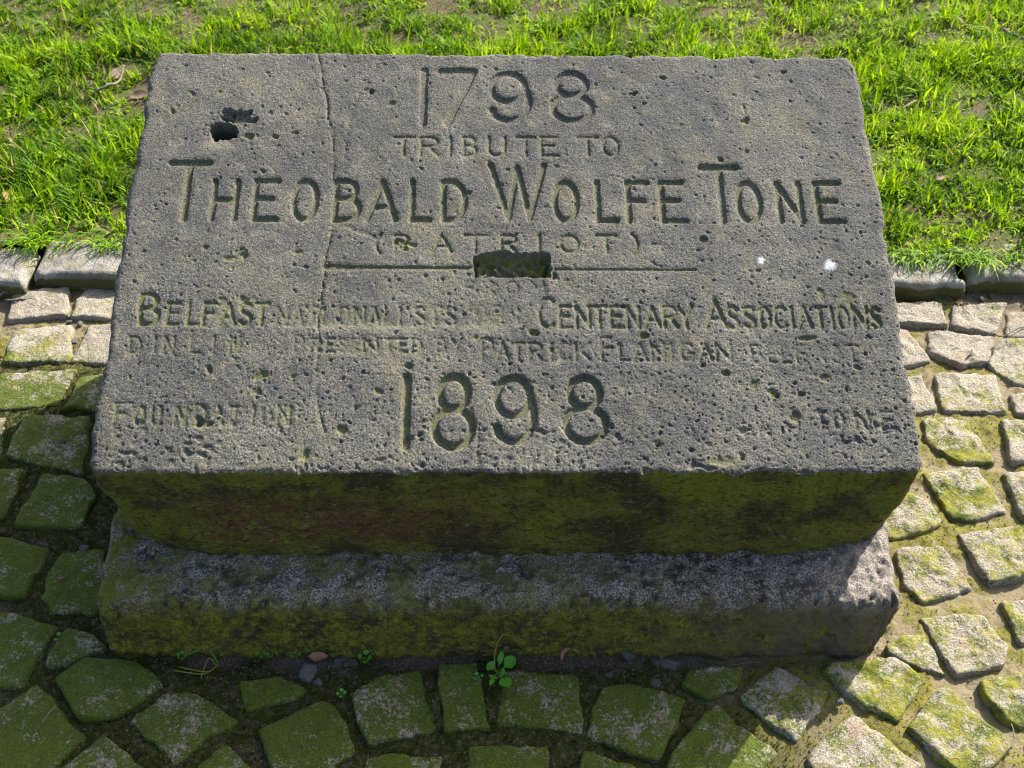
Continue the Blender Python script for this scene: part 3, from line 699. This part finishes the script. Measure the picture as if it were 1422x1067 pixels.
def make_sett(P, k):
    c = P.mean(0); n = 44; L = []
    seg = np.roll(P, -1, 0)-P; ln = np.hypot(*seg.T); tot = ln.sum(); cum = np.concatenate([[0], np.cumsum(ln)])
    for i in range(n):
        s_ = tot*i/n; j = min(np.searchsorted(cum, s_, 'right')-1, len(P)-1); L.append(P[j]+seg[j]*((s_-cum[j])/ln[j]))
    O = np.array(L)
    for v in P: O[np.argmin(np.hypot(*(O-v).T))] = v                              # keep the corners crisp
    O = .12*np.roll(O, 1, 0)+.76*O+.12*np.roll(O, -1, 0)
    O = c+(O-c)*(1+.0032/np.hypot(*(O-c).T).mean())
    O += rng.normal(0, .0007, O.shape)+.0030*np.stack([vnoise(O, 45, 3+k), vnoise(O, 45, 91+k)], -1)
    dl = sstep(.40, .05, c[0]+.75*c[1])
    tx, ty = rng.normal(0, .03, 2); zz = rng.normal(0, .0016); amp = .9-.35*dl
    prof = [(.0, 0), (.11, 0), (.22, 0), (.33, 0), (.44, 0), (.55, 0), (.66, 0), (.76, 0), (.85, -.0002), (.925, -.0005), (.972, -.0018), (1.0, -.006), (1.012, -.016), (1.02, -.04)]
    V = []
    for f, dz in prof:
        p = c+(O-c)*f
        if f == 0: p = c[None]
        h = amp*(.0046*fbm(p, 17, 2, 40+k)+.0062*(np.abs(fbm(p*[1, .6], 42, 3, 70+k))-.22)+.0024*vnoise(p, 130, 7+k))
        tilt = (p-c)@np.array([tx, ty])
        z = zz+tilt+h*(1 if f < .98 else .6)+dz
        V.append(np.concatenate([p, z[:, None]], 1))
    VV = np.concatenate(V); i0 = np.arange(n); i1 = np.roll(i0, -1)
    tri = np.stack([np.zeros(n, int), 1+i0, 1+i1], -1); Q = []
    for r in range(len(prof)-2):
        a = 1+r*n; b = a+n; Q.append(np.stack([a+i0, b+i0, b+i1, a+i1], -1))
    # keep counter-clockwise seen from above
    if (np.cross(O-c, np.roll(O, -1, 0)-c)).sum() < 0: tri = tri[:, ::-1]; Q = [q[:, ::-1] for q in Q]
    o = mesh_obj('sett', VV-np.array([c[0], c[1], 0]), [tri]+Q, M_SETT, pav, True); o.location = (c[0], c[1], 0)
for k, P in enumerate(polys): make_sett(P, k)

# moss tufts and grit in the joints
cand = np.where((sdist > -.004) & (sdist < .06) & (mossw > .25) & (pl_d > .004) & (XY[:, 1] < .70))[0]
wgt = mossw[cand]*(1+damp_shade[cand]); wgt /= wgt.sum()
NT_ = 24000
pick = rng.choice(cand, NT_, p=wgt); p = np.stack([XY[pick, 0], XY[pick, 1], bz[pick]], -1)
p[:, :2] += rng.uniform(-.003, .003, (NT_, 2))
V = []; Fm = []; tone = []
for b in range(3):
    a = rng.uniform(0, 6.283, NT_); hh = rng.uniform(.002, .0062, NT_)*(.5+.8*damp_shade[pick]); wd = rng.uniform(.0005, .0011, NT_); ln_ = rng.uniform(.2, 1.1, NT_)*hh
    ca, sa = np.cos(a), np.sin(a)
    b0 = p+np.stack([-sa*wd, ca*wd, -.001+0*a], -1); b1 = p+np.stack([sa*wd, -ca*wd, -.001+0*a], -1); tp = p+np.stack([ca*ln_, sa*ln_, hh], -1)
    s0 = 3*NT_*b; V += [b0, b1, tp]; i = np.arange(NT_); Fm.append(np.stack([s0+i, s0+NT_+i, s0+2*NT_+i], -1))
    tt = np.clip(.45+.4*bn2[pick]+rng.normal(0, .18, NT_)+.25*(1-damp_shade[pick]), 0, 1); tt = tt*(1-.6*damp_shade[pick]); tone += [tt*.4, tt*.4, tt]  # tuft colour darkened where the block's shade falls
o = mesh_obj('moss', np.concatenate(V), np.concatenate(Fm), M_MOSS, None, False, {'tone': np.concatenate(tone)})
tag(o, 'short green moss growing in the joints of the setts', 'moss', kind='stuff')
oc_v = np.array([(1, 0, 0), (-1, 0, 0), (0, 1, 0), (0, -1, 0), (0, 0, 1), (0, 0, -1)], float)
oc_f = np.array([(0, 2, 4), (2, 1, 4), (1, 3, 4), (3, 0, 4), (2, 0, 5), (1, 2, 5), (3, 1, 5), (0, 3, 5)])
cand = np.where((sdist > .001) & (sdist < .06) & (pl_d > .0))[0]
NG = 8000; wg = 1+5.*(pl_d[cand] < .035); pick = rng.choice(cand, NG, p=wg/wg.sum())
sz = .0006+.0016*rng.random(NG)**3
VV = (oc_v[None]*rng.uniform(.6, 1.2, (NG, 6, 3))*sz[:, None, None])
an = rng.uniform(0, 6.28, NG); cx, sx_ = np.cos(an)[:, None], np.sin(an)[:, None]
VV = np.stack([VV[..., 0]*cx-VV[..., 1]*sx_, VV[..., 0]*sx_+VV[..., 1]*cx, VV[..., 2]], -1)
VV += np.stack([XY[pick, 0]+rng.uniform(-.003, .003, NG), XY[pick, 1]+rng.uniform(-.003, .003, NG), bz[pick]+sz*.3], -1)[:, None]
o = mesh_obj('grit', VV.reshape(-1, 3), (oc_f[None]+6*np.arange(NG)[:, None, None]).reshape(-1, 3), M_GRIT, None, False)
tag(o, 'fine stone grit lying in the paving joints', 'grit', kind='stuff')

# ---------------------------------------------------------------- kerb
kerb = tag(empty('kerb', (0, .75, 0)), 'pale stone kerb edging between the paving and lawn', 'kerb', kind='structure')
def kerb_y(x): return .754+(x+.94)*(-.049/1.92)
def kerbstone(xa, xb, k):
    nx, ny = max(8, int((xb-xa)/.008)), 18; wd = .10
    us = np.linspace(0, 1, nx); vs_ = np.linspace(0, 1, ny)
    Ug, Vg = np.meshgrid(us, vs_); X = xa+(xb-xa)*Ug; Y = Vg*wd
    q = np.stack([X.ravel(), Y.ravel()], -1)
    h = (.0032*fbm(q, 16, 3, 300+k)+.0026*fbm(q, 80, 2, 320+k)).reshape(X.shape)
    de = np.minimum(X-xa, xb-X); h = h-edge_drop(de, .012)-edge_drop(Y, .006)-.012*np.clip(fbm(q, 22, 2, 360+k).reshape(X.shape)-.15, 0, 1)*sstep(.03, 0, np.minimum(Y, de))*2
    yo = np.array([kerb_y(x) for x in us])+.009*fbm(np.stack([us*(xb-xa)+xa, 0*us], -1), 20, 3, 340+k)
    P = np.stack([X, Y+yo[None], .032+h], -1); n0 = nx*ny
    ids = np.arange(n0).reshape(ny, nx); F = [np.stack([ids[:-1, :-1], ids[:-1, 1:], ids[1:, 1:], ids[1:, :-1]], -1).reshape(-1, 4)]
    per = np.concatenate([ids[0, :-1], ids[:-1, -1], ids[-1, :0:-1], ids[:0:-1, 0]]); n = len(per); PBk = P.reshape(-1, 3)[per]
    V = [P.reshape(-1, 3)]; prev = per; sd = [np.zeros(n0)]
    for j in range(1, 9):
        t = j/8; pp = PBk.copy(); pp[:, 2] = PBk[:, 2]*(1-t)-.05*t; pp[:, 1] += .003*fbm(pp, 25, 3, 380+k)*min(1, 3*t)-.003*min(1, 4*t)*(PBk[:, 1] < kerb_y(0)+.02)
        cur = n0+(j-1)*n+np.arange(n); F.append(np.stack([prev, cur, np.roll(cur, -1), np.roll(prev, -1)], -1)); prev = cur; V.append(pp); sd.append(np.full(n, min(1, .35+t*2)))
    o = mesh_obj('kerbstone', np.concatenate(V)-np.array([0, .75, 0]), np.concatenate(F), M_KERB, kerb, True, {'side': np.concatenate(sd)})
xl = on_level(41, 380, .03)[0]; xr = on_level(1347, 390, .03)[0]
for k, (a, b) in enumerate([(-2.6, -1.78), (-1.77, xl-.004), (xl+.004, -.14), (-.13, xr-.006), (xr+.006, 1.62), (1.63, 2.6)]): kerbstone(a, b, k)

# ---------------------------------------------------------------- lawn
def lawn_h(q):
    return .030+.008*fbm(q, 2.2, 3, 501)+.007*fbm(q, 11, 3, 511)+.004*sstep(.9, 1.6, q[:, 1])
BARE = [(60, 35, .07, .6), (172, 100, .075, 1.), (192, 130, .075, .95), (330, 8, .09, .8), (20, 200, .05, .5), (700, 55, .09, .6), (880, 40, .07, .6), (1110, 62, .10, .9), (1010, 62, .08, .6), (500, 40, .06, .5), (1245, 150, .07, .6), (1290, 215, .05, .5), (1350, 70, .05, .5), (110, 215, .04, .5), (1400, 48, .05, .6), (240, 20, .05, .6), (430, 5, .1, .6)]
bare_c = [(on_level(x, y, .03)[:2], r, a) for x, y, r, a in BARE]
def bare(q):
    b = .55*sstep(.08, .34, fbm(q, 6.5, 4, 601))
    for c, r, a in bare_c: b = np.maximum(b, a*sstep(1.15, .45, np.hypot((q[:, 0]-c[0])/r, (q[:, 1]-c[1])/(r*.9))+.5*fbm(q, 22, 3, 77)))
    return b
ax = np.concatenate([np.linspace(-60, -2.6, 12)[:-1], np.linspace(-2.6, 2.6, 210), np.linspace(2.6, 60, 12)[1:]])
ay = np.concatenate([np.linspace(.812, 3.4, 130), np.linspace(3.4, 80, 14)[1:]])
X, Y = np.meshgrid(ax, ay); X = X.copy(); q = np.stack([X.ravel(), Y.ravel()], -1); q[:, 1] += np.interp(q[:, 0], [-2.6, 2.6], [.035, -.065])*sstep(1.6, .78, q[:, 1])
ids = np.arange(X.size).reshape(X.shape); F = np.stack([ids[:-1, :-1], ids[:-1, 1:], ids[1:, 1:], ids[1:, :-1]], -1).reshape(-1, 4)
lw = mesh_obj('lawn', np.concatenate([q, (lawn_h(q)+.004*fbm(q, 60, 3, 520))[:, None]], 1), F, M_SOIL, None, True)
tag(lw, 'brown lawn soil showing between the grass behind the kerb', 'lawn', kind='structure')

def grass(n, x0, x1, y0, y1, dens=None, seed=1, hmul=1.):
    g_ = np.random.default_rng(seed)
    nt_ = n//7
    tx = g_.uniform(x0, x1, nt_); ty = g_.uniform(y0, y1, nt_); tl = g_.uniform(0, 6.283, nt_); tt = g_.normal(0, .13, nt_)
    ix = g_.integers(0, nt_, n)
    P = np.stack([tx[ix]+g_.normal(0, .011, n), ty[ix]+g_.normal(0, .011, n)], -1)
    b = bare(P); kp = g_.random(n) > b*1.02
    kp &= P[:, 1] > np.array([kerb_y(x) for x in P[:, 0]])+.092+.03*fbm(P, 9, 2, 88)
    hidm = (np.abs(P[:, 0]) < .70) & (P[:, 1] < 1.45) & (P[:, 1] > .95); kp &= ~(hidm & (g_.random(n) > .35))
    P = P[kp]; ix = ix[kp]; n = len(P); b = b[kp]
    tuft = fbm(P, 13, 3, 91)
    L = g_.uniform(.018, .046, n)*(1+1.2*tuft)*(1-.45*b)*hmul; L *= np.where(g_.random(n) < .06, 1.5, 1)
    wd = g_.uniform(.0012, .0027, n)
    brd = g_.random(n) < .05+.25*sstep(.05, .3, fbm(P, 4, 2, 131)); wd = np.where(brd, g_.uniform(.0025, .0045, n), wd); L = np.where(brd, L*.6, L)
    a = tl[ix]+g_.normal(0, .9, n); lean = np.clip(g_.normal(.62, .28, n), .1, 1.25)
    ca, sa = np.cos(a), np.sin(a); z0 = lawn_h(P)-.002
    tw = g_.normal(0, .5, n); px_, py_ = -np.sin(a+tw), np.cos(a+tw)
    V = []
    for t, wf in ((0, .8), (.5, 1.), (1, 0)):
        th = lean*(.45+.8*t)
        r = L*t*np.sin(th); h = L*t*np.cos(np.minimum(th, 1.45))
        c = np.stack([P[:, 0]+ca*r, P[:, 1]+sa*r, z0+h], -1)
        if wf: V += [c-np.stack([px_*wd*wf, py_*wd*wf, 0*h], -1), c+np.stack([px_*wd*wf, py_*wd*wf, 0*h], -1)]
        else: V.append(c)
    i = np.arange(n)
    Q = np.stack([i, n+i, 3*n+i, 2*n+i], -1); T = np.stack([2*n+i, 3*n+i, 4*n+i], -1)
    tone = np.clip(.46+.14*sstep(-.4, 1.2, P[:, 0])+tt[ix]*1.3+.55*fbm(P, 8, 3, 95)+g_.normal(0, .17, n), 0, .90); tone = np.where(g_.random(n) < .045+.14*b, .97, tone)  # tone rises towards the right: brighter sunlight put into the blade colour
    return np.concatenate(V), Q, T, np.tile(tone, 5)
Vs, Qs, Ts, tn = [], [], [], []; off = 0
for args in [(80000, -1.45, 1.45, .77, 1.62, None, 1), (52000, -1.7, 1.7, 1.45, 2.35, None, 2), (15000, -2.6, 2.6, .77, 3.3, None, 3)]:
    v_, q_, t_, o_ = grass(*args); Vs.append(v_); Qs.append(q_+off); Ts.append(t_+off); tn.append(o_); off += len(v_)
# tufts hanging over the kerb
def fringe(px, n, reach, seed):
    g_ = np.random.default_rng(seed); c = on_level(px, 358, .03)
    P = np.stack([c[0]+g_.normal(0, .022, n), np.array([kerb_y(c[0])]*n)+g_.uniform(.05, .10, n)], -1)
    L = g_.uniform(.025, .055, n)*reach; a = -math.pi/2+g_.normal(0, .8, n); lean = g_.uniform(.7, 1.4, n); wd = g_.uniform(.0009, .0017, n)
    V = []; ca, sa = np.cos(a), np.sin(a)
    for t, wf in ((0, .8), (.5, 1.), (1, 0)):
        th = lean*(.45+.8*t); r = L*t*np.sin(np.minimum(th, 1.57)); h = L*t*np.cos(th)
        c3 = np.stack([P[:, 0]+ca*r, P[:, 1]+sa*r, .033+np.maximum(h, -.004)], -1); pw = np.stack([-sa*wd, ca*wd, 0*wd], -1)
        V += [c3-pw*wf, c3+pw*wf] if wf else [c3]
    i = np.arange(n); return np.concatenate(V), np.stack([i, n+i, 3*n+i, 2*n+i], -1), np.stack([2*n+i, 3*n+i, 4*n+i], -1), np.tile(np.clip(g_.normal(.5, .2, n), 0, .95), 5)
for k, (px_, n_, r_) in enumerate([(45, 90, 1.2), (100, 40, .8), (150, 70, 1.), (8, 40, .9), (1258, 70, 1.1), (1345, 110, 1.25), (1310, 40, .8), (1405, 50, .9), (1290, 25, .8)]):
    v_, q_, t_, o_ = fringe(px_, n_, r_, 50+k); Vs.append(v_); Qs.append(q_+off); Ts.append(t_+off); tn.append(o_); off += len(v_)
o = mesh_obj('lawn_grass', np.concatenate(Vs), [np.concatenate(Qs), np.concatenate(Ts)], M_GRASS, None, True, {'tone': np.concatenate(tn)})
tag(o, 'short bright green grass of the lawn behind the memorial', 'grass', kind='stuff')

# ---------------------------------------------------------------- small things
def leaf_mesh(name, L, wd, mat, parent=None, curl=.3, cup=.25, n=9, m_=4, stalk=.25, seed=0, blunt=1.):
    g_ = np.random.default_rng(seed); V = []; 
    for i in range(n+1):
        t = i/n
        ww = wd*(math.sin(math.pi*min(1, max(0, (t-stalk)/(1-stalk)))**(.75*blunt))**.75 if t > stalk else 0)+wd*.07
        if i == n: ww = wd*.04
        for j in range(m_+1):
            s_ = j/m_*2-1
            V.append((L*t*math.cos(curl*t), ww*s_*.5, L*t*math.sin(curl*t)*1.0-curl*L*t*t*.8+cup*abs(s_)**2*ww*.5+g_.normal(0, L*(.022 if mat in (M_DRY, M_DRYG) else .006))))
    F = [[i*(m_+1)+j, (i+1)*(m_+1)+j, (i+1)*(m_+1)+j+1, i*(m_+1)+j+1] for i in range(n) for j in range(m_)]
    return mesh_obj(name, V, np.array(F), mat, parent, True)

def tube(name, pts, radii, mat, parent=None, n=7):
    pts = np.array(pts, float); V = []; F = []
    for i, p in enumerate(pts):
        d = pts[min(i+1, len(pts)-1)]-pts[max(i-1, 0)]; d /= np.linalg.norm(d)+1e-9
        a = np.cross(d, [0.3, .2, .93]); a /= np.linalg.norm(a)+1e-9; b = np.cross(d, a)
        for k in range(n):
            th = 2*math.pi*k/n; V.append(p+radii[i]*(a*math.cos(th)+b*math.sin(th))*random.uniform(.85, 1.15))
    for i in range(len(pts)-1):
        for k in range(n): F.append([i*n+k, i*n+(k+1) % n, (i+1)*n+(k+1) % n, (i+1)*n+k])
    caps = []
    V.append(pts[0]); V.append(pts[-1]); c0, c1 = len(V)-2, len(V)-1; e = (len(pts)-1)*n
    for k in range(n): caps.append([c0, (k+1) % n, k]); caps.append([c1, e+k, e+(k+1) % n])
    return mesh_obj(name, V, [np.array(F), np.array(caps)], mat, parent, True)

# the weed at the foot of the plinth
def weed():
    b = on_level(690, 940, -.006); e = tag(empty('weed_plant', b), 'young green weed with spoon-shaped leaves rooted at the plinth foot', 'weed')
    PXM = .00098                                            # metres per photograph pixel here
    # (tip dx px, dy px, width px)
    for k, (dx, dy, wp, L) in enumerate([(9, -29, 6, 1.), (32, -18, 14, 1.), (16, 6, 0, 0), (20, 30, 13, 1.), (-16, -12, 13, 1.), (-9, 15, 10, 1.), (-12, 26, 5, 1.), (14, 3, 10, .8)]):
        if not wp: continue
        ln_ = math.hypot(dx, dy*1.12)*PXM*1.12
        o = leaf_mesh('leaf', ln_, wp*PXM*1.35, M_WEED, e, .55+.1*(k % 3), .22, 10, 4, .38, k, .8)
        o.rotation_euler = (random.uniform(-.2, .2), -.25, math.atan2(-dy*1.15, dx)); o.location = (0, 0, .010)
    tube('stem', [(0, 0, -.012), (.001, 0, .0), (0, .001, .012)], [.0016, .0015, .0012], M_STALK, e)
    tube('flower_stalk', [(0, 0, .008), (-.004, .006, .022), (-.003, .012, .042), (.001, .017, .060), (.008, .021, .074)], [.0009, .0008, .0011, .0010, .0004], M_STALK, e)
    e2 = tag(empty('seedling', on_level(664, 944, -.004)), 'tiny pale seedling beside the spoon-leaved weed', 'seedling', 'seedlings along the plinth foot')
    for k in range(4):
        o = leaf_mesh('leaf', .010, .006, M_WEED, e2, .5, .2, 5, 2, .4, k); o.rotation_euler = (0, -.3, k*1.6+.4); o.location = (0, 0, .004)
weed()
def seedling(px, py, size, nl, label, seed):
    e = tag(empty('seedling', on_level(px, py, -.008)), label, 'seedling', 'seedlings along the plinth foot')
    r = random.Random(seed)
    tube('stem', [(0, 0, -.004), (0, 0, .008)], [.0007, .0005], M_STALK, e, 5)
    for k in range(nl):
        o = leaf_mesh('leaf', size*r.uniform(.8, 1.1), size*.58, M_WEED, e, .5, .2, 6, 3, .35, seed+k)
        o.rotation_euler = (0, -.35, k*6.283/nl+r.uniform(-.3, .3)); o.location = (0, 0, .007)
seedling(364, 913, .011, 4, 'small four-leaved seedling at the plinth foot, near the brick-red leaf', 1)
seedling(379, 913, .010, 4, 'small four-leaved seedling at the plinth foot, near the brick-red leaf', 2)
seedling(412, 914, .011, 3, 'dark green seedling touching the brick-red fallen leaf', 3)
seedling(507, 918, .015, 4, 'bright green seedling on the half-buried mossy chip', 4)
seedling(254, 916, .010, 5, 'small seedling beside the curled grass wisp', 5)
seedling(474, 968, .010, 4, 'tiny seedling in the joint between two mossy setts', 6)
seedling(84, 890, .010, 3, 'tiny clover-like seedling beside the shaded corner of the plinth', 7)
seedling(1428, 420, .014, 4, 'low leafy weed in the paving below the kerb', 8)
# grass wisp
e = tag(empty('grass_wisp', on_level(292, 925, -.001)), 'thin curled green grass wisp lying at the plinth foot', 'grass wisp')
b = on_level(292, 925, -.001)
for pts in ([(303, 922, 0), (293, 909, .010), (278, 909, .012), (262, 914, .008)], [(303, 922, 0), (290, 935, .004), (268, 934, .007), (247, 928, .004)], [(303, 924, 0), (285, 937, .002), (262, 937, .005), (240, 932, .002)], [(300, 924, 0), (292, 917, .006), (284, 930, .004), (279, 945, .002)]):
    P = [on_level(x, y, -.004)-b+[0, 0, z] for x, y, z in pts]
    tube('strand', curve([tuple(p) for p in P], 5), [.0009]*15+[.0003], M_STALK if pts[1][1] > 915 else M_WEED, e, 5)
# fallen leaves
def dead_leaf(px, py, z, L, wd, rot, mat, label, curl=.5, rx=0., seed=0, group=None):
    o = leaf_mesh('dead_leaf', L, wd, mat, None, curl, .5, 10, 4, .08, seed); o.location = on_level(px, py, z); o.rotation_euler = (rx, .05, rot)
    return tag(o, label, 'leaf', group)
dead_leaf(427, 912, -.001, .030, .012, .05, M_DRY, 'brick-red dead leaf wedged under the plinth edge', .25, .5, 1)
dead_leaf(78, 803, .004, .013, .006, .2, M_DRYG, 'small pale dead leaf on the shaded moss beside the plinth end', .3, .3, 2)
dead_leaf(1318, 411, -.002, .040, .020, 1.3, M_DRY, 'brown dead leaf standing against the kerb face', .5, 1.0, 3)
dead_leaf(1326, 420, -.002, .024, .010, .1, M_DRYG, 'pale brown leaf scrap lying at the kerb foot', .3, .3, 4)
dead_leaf(128, 378, .005, .016, .009, .1, M_DRYG, 'pale leaf scrap on the dark ledge of the kerb', .2, .3, 5)
dead_leaf(146, 378, .005, .014, .009, .5, M_DRY, 'orange-brown leaf scrap beside the pale one on the kerb ledge', .2, .3, 6)
dead_leaf(112, 402, .0, .014, .011, .6, M_DRY, 'reddish leaf scrap in the joint below the kerb', .2, .2, 7)
dead_leaf(8, 280, .045, .038, .018, 1.9, M_DRY, 'tan dead leaf standing in the grass beyond the kerb', .5, .9, 8)
dead_leaf(152, 110, .040, .060, .026, 1.0, M_DRYG, 'large withered leaf in the bare patch behind the block corner', .5, .4, 9)
dead_leaf(178, 135, .04, .055, .022, .3, M_DRYG, 'withered leaf lying flat beside the large one', .3, .3, 10)
dead_leaf(80, 28, .045, .05, .03, .4, M_DRY, 'brown dead leaf in the bare soil of the lawn', .3, .3, 11)
dead_leaf(118, 65, .045, .035, .02, 2.0, M_DRYG, 'pale dead leaf in the lawn near a bare patch', .3, .3, 12)
dead_leaf(1300, 250, .045, .03, .015, .7, M_DRYG, 'pale dead leaf between grass tufts beside the block', .3, .3, 13)
dead_leaf(147, 972, .0, .014, .010, .2, M_DRYG, 'grey curled leaf scrap in the dark joint', .4, .4, 14)
dead_leaf(605, 970, -.006, .016, .008, 1.2, M_DRYG, 'pale leaf scrap in the joint between two narrow setts', .2, .3, 15)
# curled brown leaf roll
b = on_level(790, 908, -.006)
P = [on_level(x, y, -.004)-b+[0, 0, z] for x, y, z in [(780, 917, 0), (781, 909, .005), (788, 904, .008), (796, 905, .008), (804, 908, .003)]]
o = tube('curled_leaf', curve([tuple(p) for p in P], 4), [.0012, .002, .0026, .003, .0033, .0035, .0036, .0036, .0037, .0037, .0036, .0034, .003, .0026, .0022, .0016, .001][:17], M_DRY, None, 8)
o.location = b; tag(o, 'curled orange-brown leaf roll lying against the plinth foot', 'leaf')
# twigs
def twig(pts, r, mat, label):
    b = on_level(*pts[0]); P = [on_level(*p)-b for p in pts]
    Q = curve([tuple(p) for p in P], 4); Q = [np.array(q)+np.random.default_rng(i).normal(0, r*.3, 3) for i, q in enumerate(Q)]
    o = tube('twig', Q, list(np.linspace(r, r*.55, len(Q))), mat, None, 6); o.location = b; return tag(o, label, 'twig', 'twigs on the ground')
twig([(-14, 412, .002), (6, 407, .004), (24, 402, .004)], .0042, M_TWIGP, 'thick pale grey twig below the kerb')
twig([(8, 418, .004), (28, 416, .005), (48, 414, .004)], .0026, M_TWIG, 'thin dark twig lying across a sett below the kerb')
twig([(1380, 464, .006), (1390, 467, .005), (1402, 463, .006), (1418, 455, .004), (1440, 452, .003)], .0016, M_TWIG, 'thin crooked dark twig on the sunny setts')
twig([(82, 508, .0), (88, 500, .006), (92, 494, .008)], .0012, M_TWIGP, 'tiny straw-coloured twig in the mossy joint at the shadow edge')
twig([(132, 128, .05), (150, 118, .06), (166, 112, .05), (172, 92, .06)], .0035, M_TWIGP, 'weathered stick among the withered leaves in the lawn')
twig([(1392, 42, .05), (1410, 50, .05), (1425, 54, .05)], .006, M_TWIGP, 'broken stick lying in the sunny far grass')
twig([(1404, 1040, .004), (1409, 1025, .005), (1405, 1005, .004)], .0012, M_TWIGP, 'thin straw stalk across the sunny mossy joint')
twig([(58, 1005, .004), (68, 990, .006), (78, 981, .004)], .0010, M_TWIGP, 'thin straw stalk on a mossy shaded sett')
twig([(1010, 926, -.004), (1030, 921, .002), (1055, 920, .0)], .0012, M_TWIG, 'thin reddish root fibre at the plinth foot')
o = tube('splinter', [(0, 0, -.002), (.0006, .001, .009), (0, .001, .017)], [.0026, .0024, .0016], M_WHITE, None, 5); o.location = on_level(1347, 494, .002)
tag(o, 'small white splinter standing upright on a sunny sett', 'splinter')
# loose chips
def chip_stone(px, py, r, label, z=-.004, seed=0, flat=.6, group='loose stone chips in the joints'):
    g_ = np.random.default_rng(seed); n = 9; V = []; F = []
    for i in range(1, 6):
        th = math.pi*i/6
        for k in range(n):
            ph = 2*math.pi*k/n; V.append((math.sin(th)*math.cos(ph), math.sin(th)*math.sin(ph), math.cos(th)))
    V += [(0, 0, 1), (0, 0, -1)]; V = np.array(V); V *= (1+.30*fbm(V*3+seed*9.1, 1, 2, seed)+g_.normal(0, .12, len(V)))[:, None]; V = np.clip(V, -.75, .75)*r*[1.1, .85, flat]
    for i in range(4):
        for k in range(n): F.append([i*n+k, (i+1)*n+k, (i+1)*n+(k+1) % n, i*n+(k+1) % n])
    T = [[45, k, (k+1) % n] for k in range(n)]+[[46, 36+(k+1) % n, 36+k] for k in range(n)]
    o = mesh_obj('stone_chip', V, [np.array(F), np.array(T)], M_CHIP, None, False); o.location = on_level(px, py, z-.22*r); o.rotation_euler = (g_.normal(0, .3), g_.normal(0, .3), g_.uniform(0, 6.28))
    return tag(o, label, 'stone chip', group)
chip_stone(428, 936, .017, 'pointed blue-grey stone chip below the brick-red leaf', -.008, 1, .8)
chip_stone(441, 949, .008, 'small pale chip at the foot of the pointed chip', -.008, 2)
chip_stone(482, 921, .022, 'flat half-buried mossy chip at the plinth foot', -.012, 3, .4)
chip_stone(873, 908, .013, 'rounded grey chip against the plinth foot', -.008, 4)
chip_stone(925, 923, .026, 'broad grey stone fragment half buried by the plinth', -.014, 5, .6)
chip_stone(911, 951, .010, 'small grey chip above a broad mossy sett', -.008, 6)
chip_stone(848, 945, .014, 'grey chip at the corner of a mossy sett', -.010, 7, .5)
chip_stone(1345, 506, .008, 'small sunny chip beside the white splinter', -.004, 8)
chip_stone(96, 447, .006, 'little pale chip in the joint between the lit setts', -.004, 9)
chip_stone(111, 450, .007, 'grey chip beside the little pale one', -.004, 10)
chip_stone(103, 475, .0075, 'grey chip in the joint beside a mossy lit sett', -.004, 11)
chip_stone(87, 612, .006, 'dark chip lying on a shaded mossy sett', .004, 12)
chip_stone(65, 575, .005, 'tiny pale chip above a shaded mossy sett', -.002, 13)
chip_stone(117, 762, .008, 'small chip in the shaded moss beside the plinth end', -.002, 14)
chip_stone(1312, 423, .008, 'bluish chip at the kerb foot beside the dead leaf', -.008, 15)
chip_stone(1166, 975, .007, 'brown chip on the shadow edge', .002, 16)
for k in range(26):                                          # rubble along the kerb foot
    px_ = random.choice([random.uniform(0, 150), random.uniform(1255, 1422)]); c = on_level(px_, 396 if px_ < 700 else 417, -.006)
    o = chip_stone(px_, (395 if px_ < 700 else 415)+random.uniform(-4, 5), random.uniform(.003, .007), 'tiny pebble among the rubble at the kerb foot', -.007, 100+k, .8, 'pebbles at the kerb foot')
